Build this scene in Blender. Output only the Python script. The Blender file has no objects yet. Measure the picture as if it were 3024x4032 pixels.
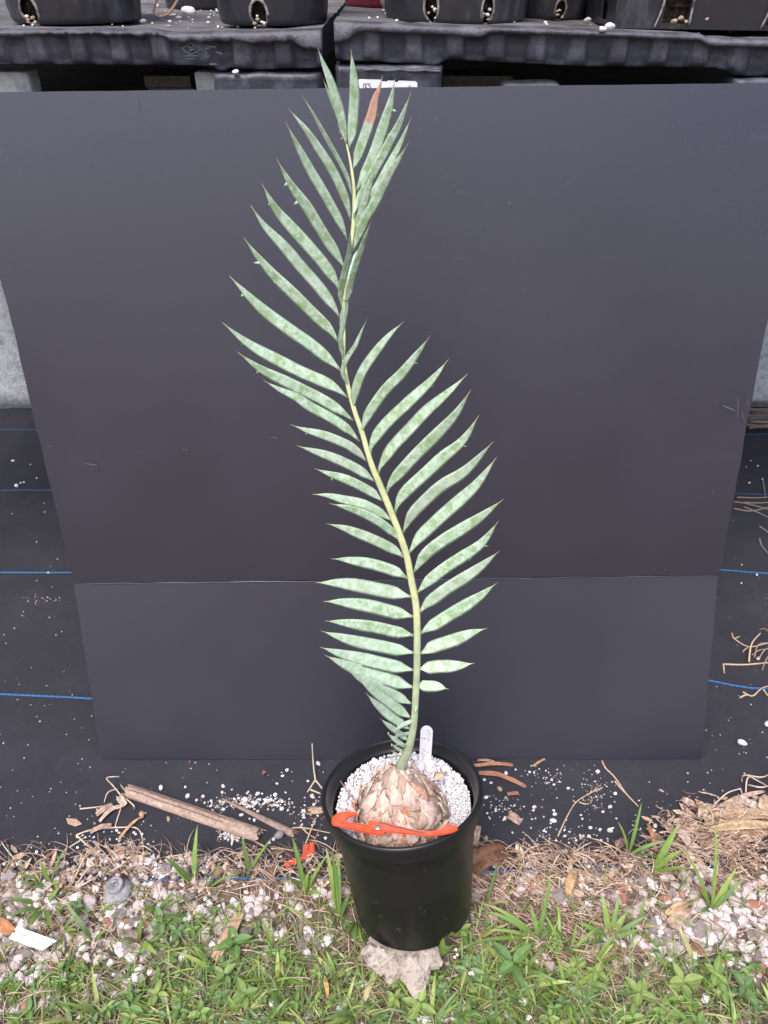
import bpy, math, random
import numpy as np
from mathutils import Vector, Matrix, noise as mn

random.seed(7); RNG = np.random.default_rng(11)
scene = bpy.context.scene
COL = scene.collection

# ------------------------------------------------------------------ camera, light, exposure
H, TH, FPX = 1.0, math.radians(36.0), 3000.0
cam = bpy.data.cameras.new('camera'); camo = bpy.data.objects.new('camera', cam); COL.objects.link(camo)
camo.location = (0, 0, H); camo.rotation_euler = (math.radians(90) - TH, 0, 0)
cam.sensor_fit = 'VERTICAL'; cam.sensor_height = 36.0; cam.sensor_width = 27.0
cam.lens = 36.0 * FPX / 4032.0; cam.clip_start = 0.02; cam.clip_end = 500
scene.camera = camo
w = bpy.data.worlds.new('World'); scene.world = w; w.use_nodes = True
nt = w.node_tree; nt.nodes.clear()
SUN_EL, SUN_ROT = math.radians(62), math.radians(200)
sky = nt.nodes.new('ShaderNodeTexSky'); sky.sky_type = 'NISHITA'; sky.sun_disc = False
sky.sun_elevation = SUN_EL; sky.sun_rotation = SUN_ROT; sky.air_density = 1.0; sky.dust_density = 4.0; sky.ozone_density = 1.0
bg = nt.nodes.new('ShaderNodeBackground'); bg.inputs['Strength'].default_value = 0.13
wo = nt.nodes.new('ShaderNodeOutputWorld')
nt.links.new(sky.outputs[0], bg.inputs[0]); nt.links.new(bg.outputs[0], wo.inputs[0])
sun = bpy.data.lights.new('sun', 'SUN'); sun.energy = 1.2; sun.angle = math.radians(24); sun.color = (1.0, 0.95, 0.94)
suno = bpy.data.objects.new('sun', sun); COL.objects.link(suno)
sd = Vector((math.sin(SUN_ROT) * math.cos(SUN_EL), math.cos(SUN_ROT) * math.cos(SUN_EL), math.sin(SUN_EL)))
suno.rotation_euler = sd.to_track_quat('Z', 'Y').to_euler()
scene.view_settings.view_transform = 'Standard'; scene.view_settings.look = 'None'
scene.view_settings.gamma = 1.0; scene.view_settings.use_curve_mapping = False
scene.view_settings.exposure = 1.12

# ------------------------------------------------------------------ picture -> place helpers
CAM = np.array([0, 0, H]); Fv = np.array([0, math.cos(TH), -math.sin(TH)]); Uv = np.array([0, math.sin(TH), math.cos(TH)]); Rv = np.array([1.0, 0, 0])
def ray(x, y): return Fv + Rv * (x - 1512) / FPX - Uv * (y - 2016) / FPX
def atz(x, y, z=0.0):
    r = ray(x, y); return CAM + r * (z - H) / r[2]
def aty(x, y, Y):
    r = ray(x, y); return CAM + r * Y / r[1]
def depth(p): return float((np.asarray(p) - CAM) @ Fv)
def onplane(x, y, p0, n):
    r = ray(x, y); return CAM + r * (((p0 - CAM) @ n) / (r @ n))
def zoompt(z, p):
    ox, oy, s = z; return (ox + p[0] * s, oy + p[1] * s)

# ------------------------------------------------------------------ mesh helpers
class MB:
    def __init__(s): s.v = []; s.f = []; s.c = []; s.m = []
    def add(s, verts, faces, col=None, mi=0):
        o = len(s.v); s.v += [tuple(map(float, p)) for p in verts]; s.f += [tuple(i + o for i in f) for f in faces]
        s.m += [mi] * len(faces)
        if col is None: col = (1, 1, 1)
        if len(col) and isinstance(col[0], (tuple, list, np.ndarray)): s.c += [tuple(c)[:3] for c in col]
        else: s.c += [tuple(col)[:3]] * len(verts)
    def mesh(s, name, mats, smooth=True):
        me = bpy.data.meshes.new(name); me.from_pydata(s.v, [], s.f)
        a = me.color_attributes.new('tint', 'FLOAT_COLOR', 'POINT')
        arr = np.ones((len(s.v), 4), np.float32); arr[:, :3] = np.array(s.c, np.float32).reshape(-1, 3)
        a.data.foreach_set('color', arr.ravel())
        for m in (mats if isinstance(mats, (list, tuple)) else [mats]): me.materials.append(m)
        me.polygons.foreach_set('material_index', np.array(s.m, np.int32))
        me.polygons.foreach_set('use_smooth', np.full(len(s.f), smooth))
        me.update(); return me
    def build(s, name, mats, parent=None, smooth=True):
        o = bpy.data.objects.new(name, s.mesh(name, mats, smooth)); COL.objects.link(o)
        if parent: o.parent = parent
        return o
def tag(o, label=None, cat=None, group=None, kind=None):
    if label: o['label'] = label
    if cat: o['category'] = cat
    if group: o['group'] = group
    if kind: o['kind'] = kind
    return o
def empty(name, loc, label, cat, group=None, rot=(0, 0, 0)):
    o = bpy.data.objects.new(name, None); COL.objects.link(o); o.location = loc; o.rotation_euler = rot; o.empty_display_size = 0.02
    return tag(o, label, cat, group)
def unit(v):
    v = np.asarray(v, float); n = np.linalg.norm(v); return v / n if n > 1e-12 else v
def frame(t, up=(0, 0, 1)):
    t = unit(t); a = np.cross(t, up)
    if np.linalg.norm(a) < 1e-3: a = np.cross(t, (1, 0, 0))
    a = unit(a); return a, np.cross(a, t)
def resample(P, n):
    P = np.asarray(P, float)
    if len(P) > 2:
        Q = []
        E = np.vstack([2 * P[0] - P[1], P, 2 * P[-1] - P[-2]])
        for i in range(1, len(E) - 2):
            for t in np.linspace(0, 1, 8, endpoint=False):
                a, b, c, d = E[i - 1:i + 3]
                Q.append(.5 * ((2 * b) + (c - a) * t + (2 * a - 5 * b + 4 * c - d) * t * t + (3 * b - a - 3 * c + d) * t ** 3))
        Q.append(P[-1]); P = np.array(Q)
    L = np.r_[0, np.cumsum(np.linalg.norm(np.diff(P, axis=0), axis=1))]
    u = np.linspace(0, L[-1], n)
    return np.stack([np.interp(u, L, P[:, k]) for k in range(P.shape[1])], 1)
def tube(mb, P, R, k=6, col=None, flat=1.0, cap=True):
    P = np.asarray(P, float); n = len(P); R = np.broadcast_to(np.asarray(R, float), (n,))
    vs = []; fs = []
    for i in range(n):
        t = P[min(i + 1, n - 1)] - P[max(i - 1, 0)]; a, b = frame(t)
        for j in range(k):
            q = 2 * math.pi * j / k; vs.append(P[i] + R[i] * (math.cos(q) * a + flat * math.sin(q) * b))
    for i in range(n - 1):
        for j in range(k): fs.append((i * k + j, i * k + (j + 1) % k, (i + 1) * k + (j + 1) % k, (i + 1) * k + j))
    if cap: fs.append(tuple(range(k))[::-1]); fs.append(tuple(range((n - 1) * k, n * k)))
    mb.add(vs, fs, col)
def box(mb, c, s, col=None, M=None):
    vs = [np.array((x, y, z)) * np.array(s) / 2 for x in (-1, 1) for y in (-1, 1) for z in (-1, 1)]
    if M is not None: vs = [M @ v for v in vs]
    vs = [v + np.array(c) for v in vs]
    mb.add(vs, [(0, 1, 3, 2), (4, 6, 7, 5), (0, 4, 5, 1), (2, 3, 7, 6), (0, 2, 6, 4), (1, 5, 7, 3)], col)
def icos(sub):
    import bmesh
    bm = bmesh.new(); bmesh.ops.create_icosphere(bm, subdivisions=sub, radius=1)
    V = np.array([v.co[:] for v in bm.verts]); F = [tuple(v.index for v in f.verts) for f in bm.faces]; bm.free(); return V, F
ICO = {k: icos(k) for k in (1, 2, 3, 4, 5)}
def stone_verts(sub, r, seed, rough=.35, sq=(1, .85, .65)):
    V, F = ICO[sub]; rr = random.Random(seed)
    off = Vector((rr.random() * 90, rr.random() * 90, rr.random() * 90))
    out = []
    # a few flattening planes make it faceted
    pl = [(unit([rr.gauss(0, 1) for _ in range(3)]), rr.uniform(.42, .85)) for _ in range(8 if rough > .3 else 6)]
    for v in V:
        q = np.array(v, float)
        for n, d in pl:
            k = q @ n
            if k > d: q = q - n * (k - d) * .85
        q = q * (1 + rough * .6 * mn.noise(Vector(v) * 1.3 + off) + rough * .35 * mn.noise(Vector(v) * 3.1 + off) * (sub > 1) + rough * .2 * mn.noise(Vector(v) * 7 + off) * (sub > 2) + rough * .1 * mn.noise(Vector(v) * 16 + off) * (sub > 3))
        out.append(q * np.array(sq) * r)
    return np.array(out), F
def rotm(z=0, x=0, y=0): return np.array(Matrix.Rotation(z, 3, 'Z') @ Matrix.Rotation(x, 3, 'X') @ Matrix.Rotation(y, 3, 'Y'))
def nz(x, y, s=1.0, o=0.0): return mn.noise(Vector((x * s + o, y * s - o, o * .37)))

# ------------------------------------------------------------------ materials
def mat(name, base=(.5, .5, .5), rough=.8, spec=.5, **k):
    m = bpy.data.materials.new(name); m.use_nodes = True
    t = m.node_tree; b = t.nodes['Principled BSDF']
    b.inputs['Base Color'].default_value = (*base, 1); b.inputs['Roughness'].default_value = rough; b.inputs['Specular IOR Level'].default_value = spec
    return m, t, b
def N(t, typ, **kw):
    n = t.nodes.new(typ)
    for a, v in kw.items():
        if a in n.inputs: n.inputs[a].default_value = v
        else: setattr(n, a, v)
    return n
def coords(t, scale=(1, 1, 1), kind='Object', rnd=True):
    tc = N(t, 'ShaderNodeTexCoord'); mp = N(t, 'ShaderNodeMapping'); mp.inputs['Scale'].default_value = scale
    t.links.new(tc.outputs[kind], mp.inputs[0])
    if rnd:
        oi = N(t, 'ShaderNodeObjectInfo'); mu = N(t, 'ShaderNodeVectorMath', operation='SCALE'); mu.inputs[0].default_value = (31, 17, 53)
        t.links.new(oi.outputs['Random'], mu.inputs['Scale']); t.links.new(mu.outputs[0], mp.inputs['Location'])
    return mp.outputs[0]
def noisetex(t, vec, scale, detail=4, rough=.55):
    n = N(t, 'ShaderNodeTexNoise'); n.inputs['Scale'].default_value = scale; n.inputs['Detail'].default_value = detail; n.inputs['Roughness'].default_value = rough
    t.links.new(vec, n.inputs['Vector']); return n.outputs['Fac']
def ramp(t, fac, stops):
    r = N(t, 'ShaderNodeValToRGB'); e = r.color_ramp.elements
    while len(e) < len(stops): e.new(.5)
    for i, (p, c) in enumerate(stops): e[i].position = p; e[i].color = (*c, 1) if len(c) == 3 else c
    t.links.new(fac, r.inputs[0]); return r.outputs[0]
def mix(t, fac, a, b, mode='MIX'):
    m = N(t, 'ShaderNodeMix', data_type='RGBA', blend_type=mode)
    for s, v in ((0, fac), (6, a), (7, b)):
        if hasattr(v, 'links') or hasattr(v, 'is_linked'): t.links.new(v, m.inputs[s])
        elif s == 0: m.inputs[0].default_value = v
        else: m.inputs[s].default_value = (*v, 1)
    return m.outputs[2]
def bump(t, b, h, dist=.001, strength=1.0, prev=None):
    n = N(t, 'ShaderNodeBump'); n.inputs['Distance'].default_value = dist; n.inputs['Strength'].default_value = strength
    t.links.new(h, n.inputs['Height'])
    if prev is not None: t.links.new(prev, n.inputs['Normal'])
    t.links.new(n.outputs[0], b.inputs['Normal']); return n.outputs[0]
def attr(t): a = N(t, 'ShaderNodeAttribute'); a.attribute_name = 'tint'; return a.outputs['Color']
def mathn(t, op, a, b=None):
    m = N(t, 'ShaderNodeMath', operation=op)
    for i, v in enumerate((a, b)):
        if v is None: continue
        if isinstance(v, (int, float)): m.inputs[i].default_value = v
        else: t.links.new(v, m.inputs[i])
    return m.outputs[0]
def setc(t, b, c): t.links.new(c, b.inputs['Base Color'])

def tinted(name, rough=.75, spec=.3, nscale=120, lo=.75, hi=1.2, bd=.0004, trans=0.0, bscale=None):
    """colour comes from the tint attribute, mottled by noise"""
    m, t, b = mat(name, rough=rough, spec=spec)
    v = coords(t); f = noisetex(t, v, nscale, 5)
    g = ramp(t, f, [(.3, (lo,) * 3), (.7, (hi,) * 3)])
    setc(t, b, mix(t, 1.0, attr(t), g, 'MULTIPLY'))
    if bd: bump(t, b, noisetex(t, v, bscale or nscale * 1.7, 5), bd)
    if trans:
        tr = N(t, 'ShaderNodeBsdfTranslucent'); t.links.new(attr(t), tr.inputs[0])
        ms = N(t, 'ShaderNodeMixShader'); ms.inputs[0].default_value = trans
        t.links.new(b.outputs[0], ms.inputs[1]); t.links.new(tr.outputs[0], ms.inputs[2])
        t.links.new(ms.outputs[0], t.nodes['Material Output'].inputs[0])
    return m
M = {}
M['grass'] = tinted('grass_blades', rough=.45, spec=.4, nscale=150, lo=.8, hi=1.15, bd=0, trans=.25)
M['straw'] = tinted('dry_straw', rough=.8, spec=.2, nscale=300, lo=.7, hi=1.2, bd=0)
M['stone'] = tinted('limestone', rough=.9, spec=.2, nscale=160, lo=.72, hi=1.12, bd=.0012)
M['deadleaf'] = tinted('dead_leaf', rough=.75, spec=.25, nscale=180, lo=.55, hi=1.2, bd=.0006)
M['wood'] = tinted('weathered_wood', rough=.9, spec=.15, nscale=220, lo=.6, hi=1.15, bd=.0006)
# individual stones: colour varies with the object's random number
def pebble_mat(name, stops, nscale=200, bd=.0006):
    m, t, b = mat(name, rough=.85, spec=.25)
    oi = N(t, 'ShaderNodeObjectInfo'); c = ramp(t, oi.outputs['Random'], stops)
    v = coords(t); g = ramp(t, noisetex(t, v, nscale, 6, .65), [(.3, (.72,) * 3), (.65, (1.08,) * 3)])
    setc(t, b, mix(t, 1.0, c, g, 'MULTIPLY')); bump(t, b, noisetex(t, v, nscale * 1.5, 6, .65), bd); return m
M['pebble'] = pebble_mat('white_pebble', [(0, (.62, .60, .61)), (.5, (.78, .77, .79)), (1, (.70, .66, .62))])
M['redpebble'] = pebble_mat('lava_pebble', [(0, (.19, .06, .05)), (1, (.28, .10, .08))])
M['tanpebble'] = pebble_mat('tan_pebble', [(0, (.35, .26, .17)), (1, (.42, .33, .26))])
M['greypebble'] = pebble_mat('grey_pebble', [(0, (.20, .19, .21)), (1, (.32, .31, .33))])
M['rock'] = pebble_mat('limestone_rock', [(0, (.43, .36, .34)), (.5, (.50, .43, .41)), (1, (.60, .53, .51))], nscale=90, bd=.0025)
# big rock
m, t, b = mat('rough_limestone', rough=.95, spec=.15); v = coords(t, rnd=False)
c1 = ramp(t, noisetex(t, v, 60, 9, .78), [(.33, (.13, .095, .08)), (.42, (.50, .41, .35)), (.52, (.90, .78, .67)), (.72, (.86, .69, .54))])
setc(t, b, c1); bump(t, b, noisetex(t, v, 110, 9, .8), .012); M['bigrock'] = m
# soil
m, t, b = mat('soil', rough=.95, spec=.1); v = coords(t, rnd=False)
setc(t, b, ramp(t, noisetex(t, v, 60, 8, .7), [(.3, (.045, .032, .025)), (.5, (.17, .125, .10)), (.7, (.36, .29, .25))])); bump(t, b, noisetex(t, v, 200, 8, .7), .004); M['soil'] = m
# weed fabric: fine woven tapes, dusty in places
m, t, b = mat('woven_fabric', rough=.85, spec=.12); v = coords(t, rnd=False)
def wave(vec, scale, direction, dist=1.5, ds=8.0, prof='SIN'):
    n = N(t, 'ShaderNodeTexWave', wave_type='BANDS', bands_direction=direction, wave_profile=prof); n.inputs['Scale'].default_value = scale
    n.inputs['Distortion'].default_value = dist; n.inputs['Detail'].default_value = 2; n.inputs['Detail Scale'].default_value = ds
    t.links.new(vec, n.inputs['Vector']); return n.outputs['Fac']
wx = wave(v, 230, 'X', 1.2, 30); wy = wave(v, 330, 'Y', 1.5, 30); dg = wave(v, 210, 'DIAGONAL', 2.0, 20)
weave = mathn(t, 'MULTIPLY', mathn(t, 'ADD', wx, wy), dg)
dust = ramp(t, noisetex(t, v, 9, 8, .7), [(.46, (0, 0, 0)), (.78, (1, 1, 1))])
fine = ramp(t, noisetex(t, v, 420, 3, .7), [(.62, (0, 0, 0)), (.74, (1, 1, 1))])
basec = ramp(t, weave, [(.1, (.026, .0258, .032)), (1.0, (.092, .091, .108))])
basec = mix(t, mathn(t, 'MULTIPLY', dust, .35), basec, (.10, .10, .115))
basec = mix(t, mathn(t, 'MULTIPLY', fine, .30), basec, (.26, .26, .29))
setc(t, b, basec); bump(t, b, weave, .0006); M['fabric'] = m
# blue yarn
m, t, b = mat('blue_yarn', (.022, .12, .30), rough=.5, spec=.4); M['yarn'] = m
m, t, b = mat('blue_yarn_faint', (.035, .07, .15), rough=.6, spec=.3); M['yarn2'] = m  # duller blue for the threads further back
# foam board paper
m, t, b = mat('black_card', rough=.5, spec=1.0); v = coords(t, rnd=False)
pc = ramp(t, noisetex(t, v, 700, 2, .6), [(.3, (.0082, .0078, .0128)), (.7, (.0158, .0152, .0235))])
sc = ramp(t, noisetex(t, coords(t, (1, 1, 3), rnd=False), 6, 10, .78), [(.62, (0, 0, 0)), (.82, (1, 1, 1))])
setc(t, b, mix(t, mathn(t, 'MULTIPLY', sc, .30), pc, (.10, .097, .115)))
b.inputs['IOR'].default_value = 1.58; b.inputs['Specular Tint'].default_value = (.86, .85, 1, 1)
t.links.new(ramp(t, noisetex(t, v, 5, 5), [(.3, (.40,) * 3), (.7, (.50,) * 3)]), b.inputs['Roughness'])
bump(t, b, noisetex(t, v, 900, 3), .00012); M['card'] = m
m, t, b = mat('foam_core', (.45, .43, .46), rough=.85); v = coords(t, rnd=False)
setc(t, b, ramp(t, noisetex(t, v, 40, 6, .7), [(.35, (.06, .058, .065)), (.62, (.48, .46, .5))])); M['core'] = m
# black plastics
def plastic(name, c, rough, dustc=(.30, .31, .36), dsc=12, lo=.55, hi=.8, amt=.5, str_=(1, 1, 1), bd=.0005):
    m, t, b = mat(name, c, rough=rough, spec=.45); v = coords(t, str_)
    d = ramp(t, noisetex(t, v, dsc, 9, .68), [(lo, (0, 0, 0)), (hi, (1, 1, 1))])
    f = ramp(t, noisetex(t, v, dsc * 14, 4, .7), [(.66, (0, 0, 0)), (.76, (1, 1, 1))])
    c2 = mix(t, mathn(t, 'MULTIPLY', d, amt), c, dustc); c2 = mix(t, mathn(t, 'MULTIPLY', f, amt * .5), c2, dustc)
    setc(t, b, c2)
    t.links.new(mix(t, d, (rough,) * 3, (min(1, rough + .3),) * 3), b.inputs['Roughness'])
    if bd: bump(t, b, noisetex(t, v, dsc * 8, 6, .6), bd)
    return m
M['pot'] = plastic('black_pot', (.0048, .0050, .0054), .36, (.12, .12, .125), 70, .60, .78, .5, (1, 1, .8), .0002)
M['potrim'] = plastic('black_pot_rim', (.0075, .0075, .0085), .36, (.15, .15, .16), 30, .66, .92, .4, bd=.0002)
M['oldpot'] = plastic('old_black_pot', (.021, .021, .026), .36, (.20, .20, .245), 20, .52, .8, .55, (1, 1, .35), .0005)
M['pallet'] = plastic('grey_black_plastic', (.046, .047, .062), .38, (.24, .245, .31), 22, .48, .78, .6, (1, 1, .9), .0010)
M['lip'] = plastic('dusty_lip_highlight', (.050, .050, .063), .42, (.22, .22, .27), 34, .45, .75, .6, bd=.0012)  # dusty lip made paler: its highlight line is put into the colour
M['deck'] = plastic('dusty_plastic', (.05, .048, .052), .75, (.24, .225, .235), 14, .35, .75, .8, bd=.002)
M['greenplastic'] = plastic('dark_green_plastic', (.008, .024, .014), .5, (.06, .08, .07), 20, .6, .9, .4)
M['redplastic'] = plastic('maroon_plastic', (.12, .012, .026), .4, (.2, .05, .07), 20, .6, .9, .4)
m, t, b = mat('scuffed_edge', (.30, .29, .28), rough=.9); v = coords(t)
setc(t, b, ramp(t, noisetex(t, v, 120, 6, .7), [(.35, (.05, .05, .053)), (.65, (.32, .31, .30))])); M['scuff'] = m
m, t, b = mat('potting_mix', rough=.95, spec=.1); v = coords(t)
setc(t, b, ramp(t, noisetex(t, v, 160, 6, .75), [(.4, (.008, .007, .006)), (.62, (.05, .035, .025)), (.72, (.35, .28, .22))])); bump(t, b, noisetex(t, v, 180, 6, .7), .004); M['mix'] = m
# orange tool
def orange(name, c):
    m, t, b = mat(name, c, rough=.45, spec=.4); v = coords(t)
    d = ramp(t, noisetex(t, coords(t, (1, 1, 1)), 60, 8, .7), [(.45, (0, 0, 0)), (.75, (1, 1, 1))])
    setc(t, b, mix(t, mathn(t, 'MULTIPLY', d, .30), c, (.62, .36, .33))); return m
M['orange'] = orange('orange_plastic', (.78, .075, .022))
M['shard'] = orange('faded_red_plastic', (.60, .07, .025))
m, t, b = mat('dirt_line', (.20, .075, .05), rough=.9); M['dirtline'] = m
m, t, b = mat('steel', (.6, .6, .62), rough=.3); b.inputs['Metallic'].default_value = 1; M['steel'] = m
m, t, b = mat('white_plastic', (.82, .82, .84), rough=.5, spec=.4); M['white'] = m
m, t, b = mat('pencil', (.09, .09, .11), rough=.8); M['pencil'] = m
m, t, b = mat('faint_pencil', (.22, .22, .27), rough=.8); M['faint'] = m
m, t, b = mat('sticker_ink', (.16, .17, .22), rough=.7); M['ink'] = m
m, t, b = mat('scratch', (.10, .104, .125), rough=.8); M['scratch'] = m
m, t, b = mat('grey_washer', rough=.7, spec=.3); v = coords(t)
setc(t, b, ramp(t, noisetex(t, v, 90, 7, .7), [(.35, (.17, .165, .17)), (.65, (.36, .35, .37))])); bump(t, b, noisetex(t, v, 150, 5), .0006); M['washer'] = m
m, t, b = mat('washer_mark', (.08, .07, .075), rough=.8); M['mark'] = m
# concrete
m, t, b = mat('concrete', rough=.95, spec=.15); v = coords(t)
setc(t, b, ramp(t, noisetex(t, v, 55, 8, .75), [(.32, (.24, .245, .25)), (.48, (.55, .56, .58)), (.7, (.70, .71, .74))])); bump(t, b, noisetex(t, v, 130, 6, .75), .006); M['concrete'] = m
m, t, b = mat('pale_block', rough=.95, spec=.15); v = coords(t)
setc(t, b, ramp(t, noisetex(t, v, 90, 8, .75), [(.32, (.45, .44, .42)), (.55, (.78, .77, .74)), (.7, (.86, .85, .82))])); bump(t, b, noisetex(t, v, 130, 6, .75), .003); M['paleblock'] = m
# frond: waxy blue-green bloom with rubbed green spots; tint.r = position along leaflet, tint.g = scorched, tint.b = bloom
m, t, b = mat('waxy_leaflet', rough=.5, spec=.35); v = coords(t)
sep = N(t, 'ShaderNodeSeparateColor'); t.links.new(attr(t), sep.inputs[0])
bloom = ramp(t, noisetex(t, v, 130, 6, .62), [(.35, (.385, .55, .39)), (.62, (.60, .735, .595))])
green = ramp(t, noisetex(t, v, 200, 4), [(.3, (.17, .285, .06)), (.7, (.27, .40, .13))])
sp = ramp(t, noisetex(t, v, 105, 8, .72), [(.505, (0, 0, 0)), (.55, (1, 1, 1))])
sp2 = ramp(t, noisetex(t, v, 300, 4, .65), [(.48, (0, 0, 0)), (.60, (1, 1, 1))])
spot = mathn(t, 'MAXIMUM', mathn(t, 'MULTIPLY', sp, .78), mathn(t, 'MULTIPLY', sp2, .5))
spot = mathn(t, 'MULTIPLY', spot, sep.outputs[2])
lc = mix(t, spot, bloom, green)
white = ramp(t, noisetex(t, v, 420, 3, .6), [(.56, (0, 0, 0)), (.68, (1, 1, 1))])
lc = mix(t, mathn(t, 'MULTIPLY', mathn(t, 'MULTIPLY', white, .5), sep.outputs[2]), lc, (.60, .66, .64))
oi = N(t, 'ShaderNodeObjectInfo')
lc = mix(t, ramp(t, oi.outputs['Random'], [(0, (0, 0, 0)), (.55, (0, 0, 0)), (1, (.30, .30, .30))]), lc, (.50, .53, .47))
tipf = ramp(t, sep.outputs[0], [(.0, (.65,) * 3), (.045, (0, 0, 0)), (.88, (0, 0, 0)), (.985, (1, 1, 1))])
lc = mix(t, tipf, lc, (.52, .47, .19))
lc = mix(t, sep.outputs[1], lc, ramp(t, noisetex(t, v, 120, 5), [(.3, (.46, .25, .17)), (.7, (.74, .50, .38))]))
setc(t, b, lc)
tr = N(t, 'ShaderNodeBsdfTranslucent'); t.links.new(lc, tr.inputs[0]); ms = N(t, 'ShaderNodeMixShader'); ms.inputs[0].default_value = .12
t.links.new(b.outputs[0], ms.inputs[1]); t.links.new(tr.outputs[0], ms.inputs[2]); t.links.new(ms.outputs[0], t.nodes['Material Output'].inputs[0])
M['leaf'] = m
m, t, b = mat('rachis', rough=.5, spec=.4); v = coords(t, rnd=False)
sp = ramp(t, noisetex(t, v, 90, 6, .65), [(.35, (.8,) * 3), (.65, (1.12,) * 3)]); setc(t, b, mix(t, 1.0, attr(t), sp, 'MULTIPLY')); M['rachis'] = m
# papery scales
m, t, b = mat('papery_scale', rough=.8, spec=.2); v = coords(t); oi = N(t, 'ShaderNodeObjectInfo')
pc = ramp(t, noisetex(t, coords(t, (1, 1, .4)), 170, 9, .75), [(.24, (.40, .27, .21)), (.40, (.72, .56, .48)), (.64, (.88, .77, .70))])
setc(t, b, mix(t, 1.0, pc, attr(t), 'MULTIPLY'))
bump(t, b, noisetex(t, coords(t, (1, 1, .35)), 320, 7, .7), .0035); M['scale'] = m

# ------------------------------------------------------------------ SETTING: ground, verge soil, fabric
mb = MB(); g = 60.0
mb.add([(-g, -g, -.03), (g, -g, -.03), (g, g, -.03), (-g, g, -.03)], [(0, 1, 2, 3)])
tag(mb.build('ground', M['soil']), kind='structure')
def soil_z(x, y): return -.006 + .005 * nz(x, y, 9, 3) + .003 * nz(x, y, 31, 8)
def grid(x0, x1, nx, y0, y1, ny, zf, yf=None):
    mb = MB(); vs = []; fs = []
    for j in range(ny + 1):
        for i in range(nx + 1):
            x = x0 + (x1 - x0) * i / nx; y = y0 + (y1 - y0) * j / ny
            if yf: y = yf(x, y)
            vs.append((x, y, zf(x, y)))
    for j in range(ny):
        for i in range(nx): a = j * (nx + 1) + i; fs.append((a, a + 1, a + nx + 2, a + nx + 1))
    mb.add(vs, fs); return mb
tag(grid(-1.6, 1.6, 200, -.7, .60, 90, soil_z).build('verge_soil', M['soil']), kind='structure')
def edge_y(x): return .540 + .006 * math.sin(5 * x + 1) + .004 * nz(x, 0, 14, 2) + (.012 if x > .1 else 0) * min(1, (x - .1) * 5)
def fab_z(x, y):
    z = .0035 * nz(x, y, 5, 1) + .0015 * nz(x, y, 17, 4)
    z *= min(1, max(0, (y - .5) * 6)) if y < .68 else 1
    return z + .001
def fyf(x, y):
    k = max(0, 1 - (y - .54) / .25); return y + (edge_y(x) - .54) * k
fabric = tag(grid(-1.8, 1.8, 150, .54, 3.2, 110, fab_z, fyf).build('weed_fabric', M['fabric']), kind='structure')
# woven-in blue threads, a part of the fabric each
for k, (pts, r, mm) in enumerate([
        ([(-1.75, .546), (-.6, .541), (-.3, .537), (0, .541), (.3, .556), (.7, .553), (1.75, .56)], .0016, 'yarn'),
        ([(-1.75, .853), (atz(0, 2735)[0], atz(0, 2735)[1]), tuple(atz(355, 2758)[:2]), tuple(atz(2790, 2682)[:2]), tuple(atz(2960, 2712)[:2]), (1.7, .84)], .0021, 'yarn'),
        ([(-1.75, 1.165), tuple(atz(0, 2258)[:2]), tuple(atz(278, 2258)[:2]), tuple(atz(2832, 2250)[:2]), tuple(atz(3024, 2262)[:2]), (1.75, 1.16)], .0020, 'yarn'),
        ([(-1.75, 1.456), tuple(atz(0, 1936)[:2]), tuple(atz(196, 1932)[:2]), tuple(atz(2896, 1946)[:2]), tuple(atz(3024, 1953)[:2]), (1.75, 1.45)], .0019, 'yarn2'),
        ([(-1.75, 1.74), tuple(atz(0, 1692)[:2]), tuple(atz(138, 1692)[:2]), tuple(atz(2944, 1714)[:2]), tuple(atz(3024, 1711)[:2]), (1.75, 1.73)], .0018, 'yarn2')]):
    px_ = np.linspace(pts[0][0], pts[-1][0], 1100); P = np.column_stack([px_, np.interp(px_, [q[0] for q in pts], [q[1] for q in pts]), px_ * 0])
    mb = MB()
    for s in (0, 1):
        Q = []
        for i, p in enumerate(P):
            a = p[0] / .0105 * math.pi + s * math.pi
            Q.append((p[0], p[1] + math.cos(a) * r * .45, fab_z(p[0], p[1]) + r * (.6 if k else -.75) + math.sin(a) * r * .45))
        tube(mb, Q, r * .62, 4)
    mb.build('blue_thread', M[mm], fabric)

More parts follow.
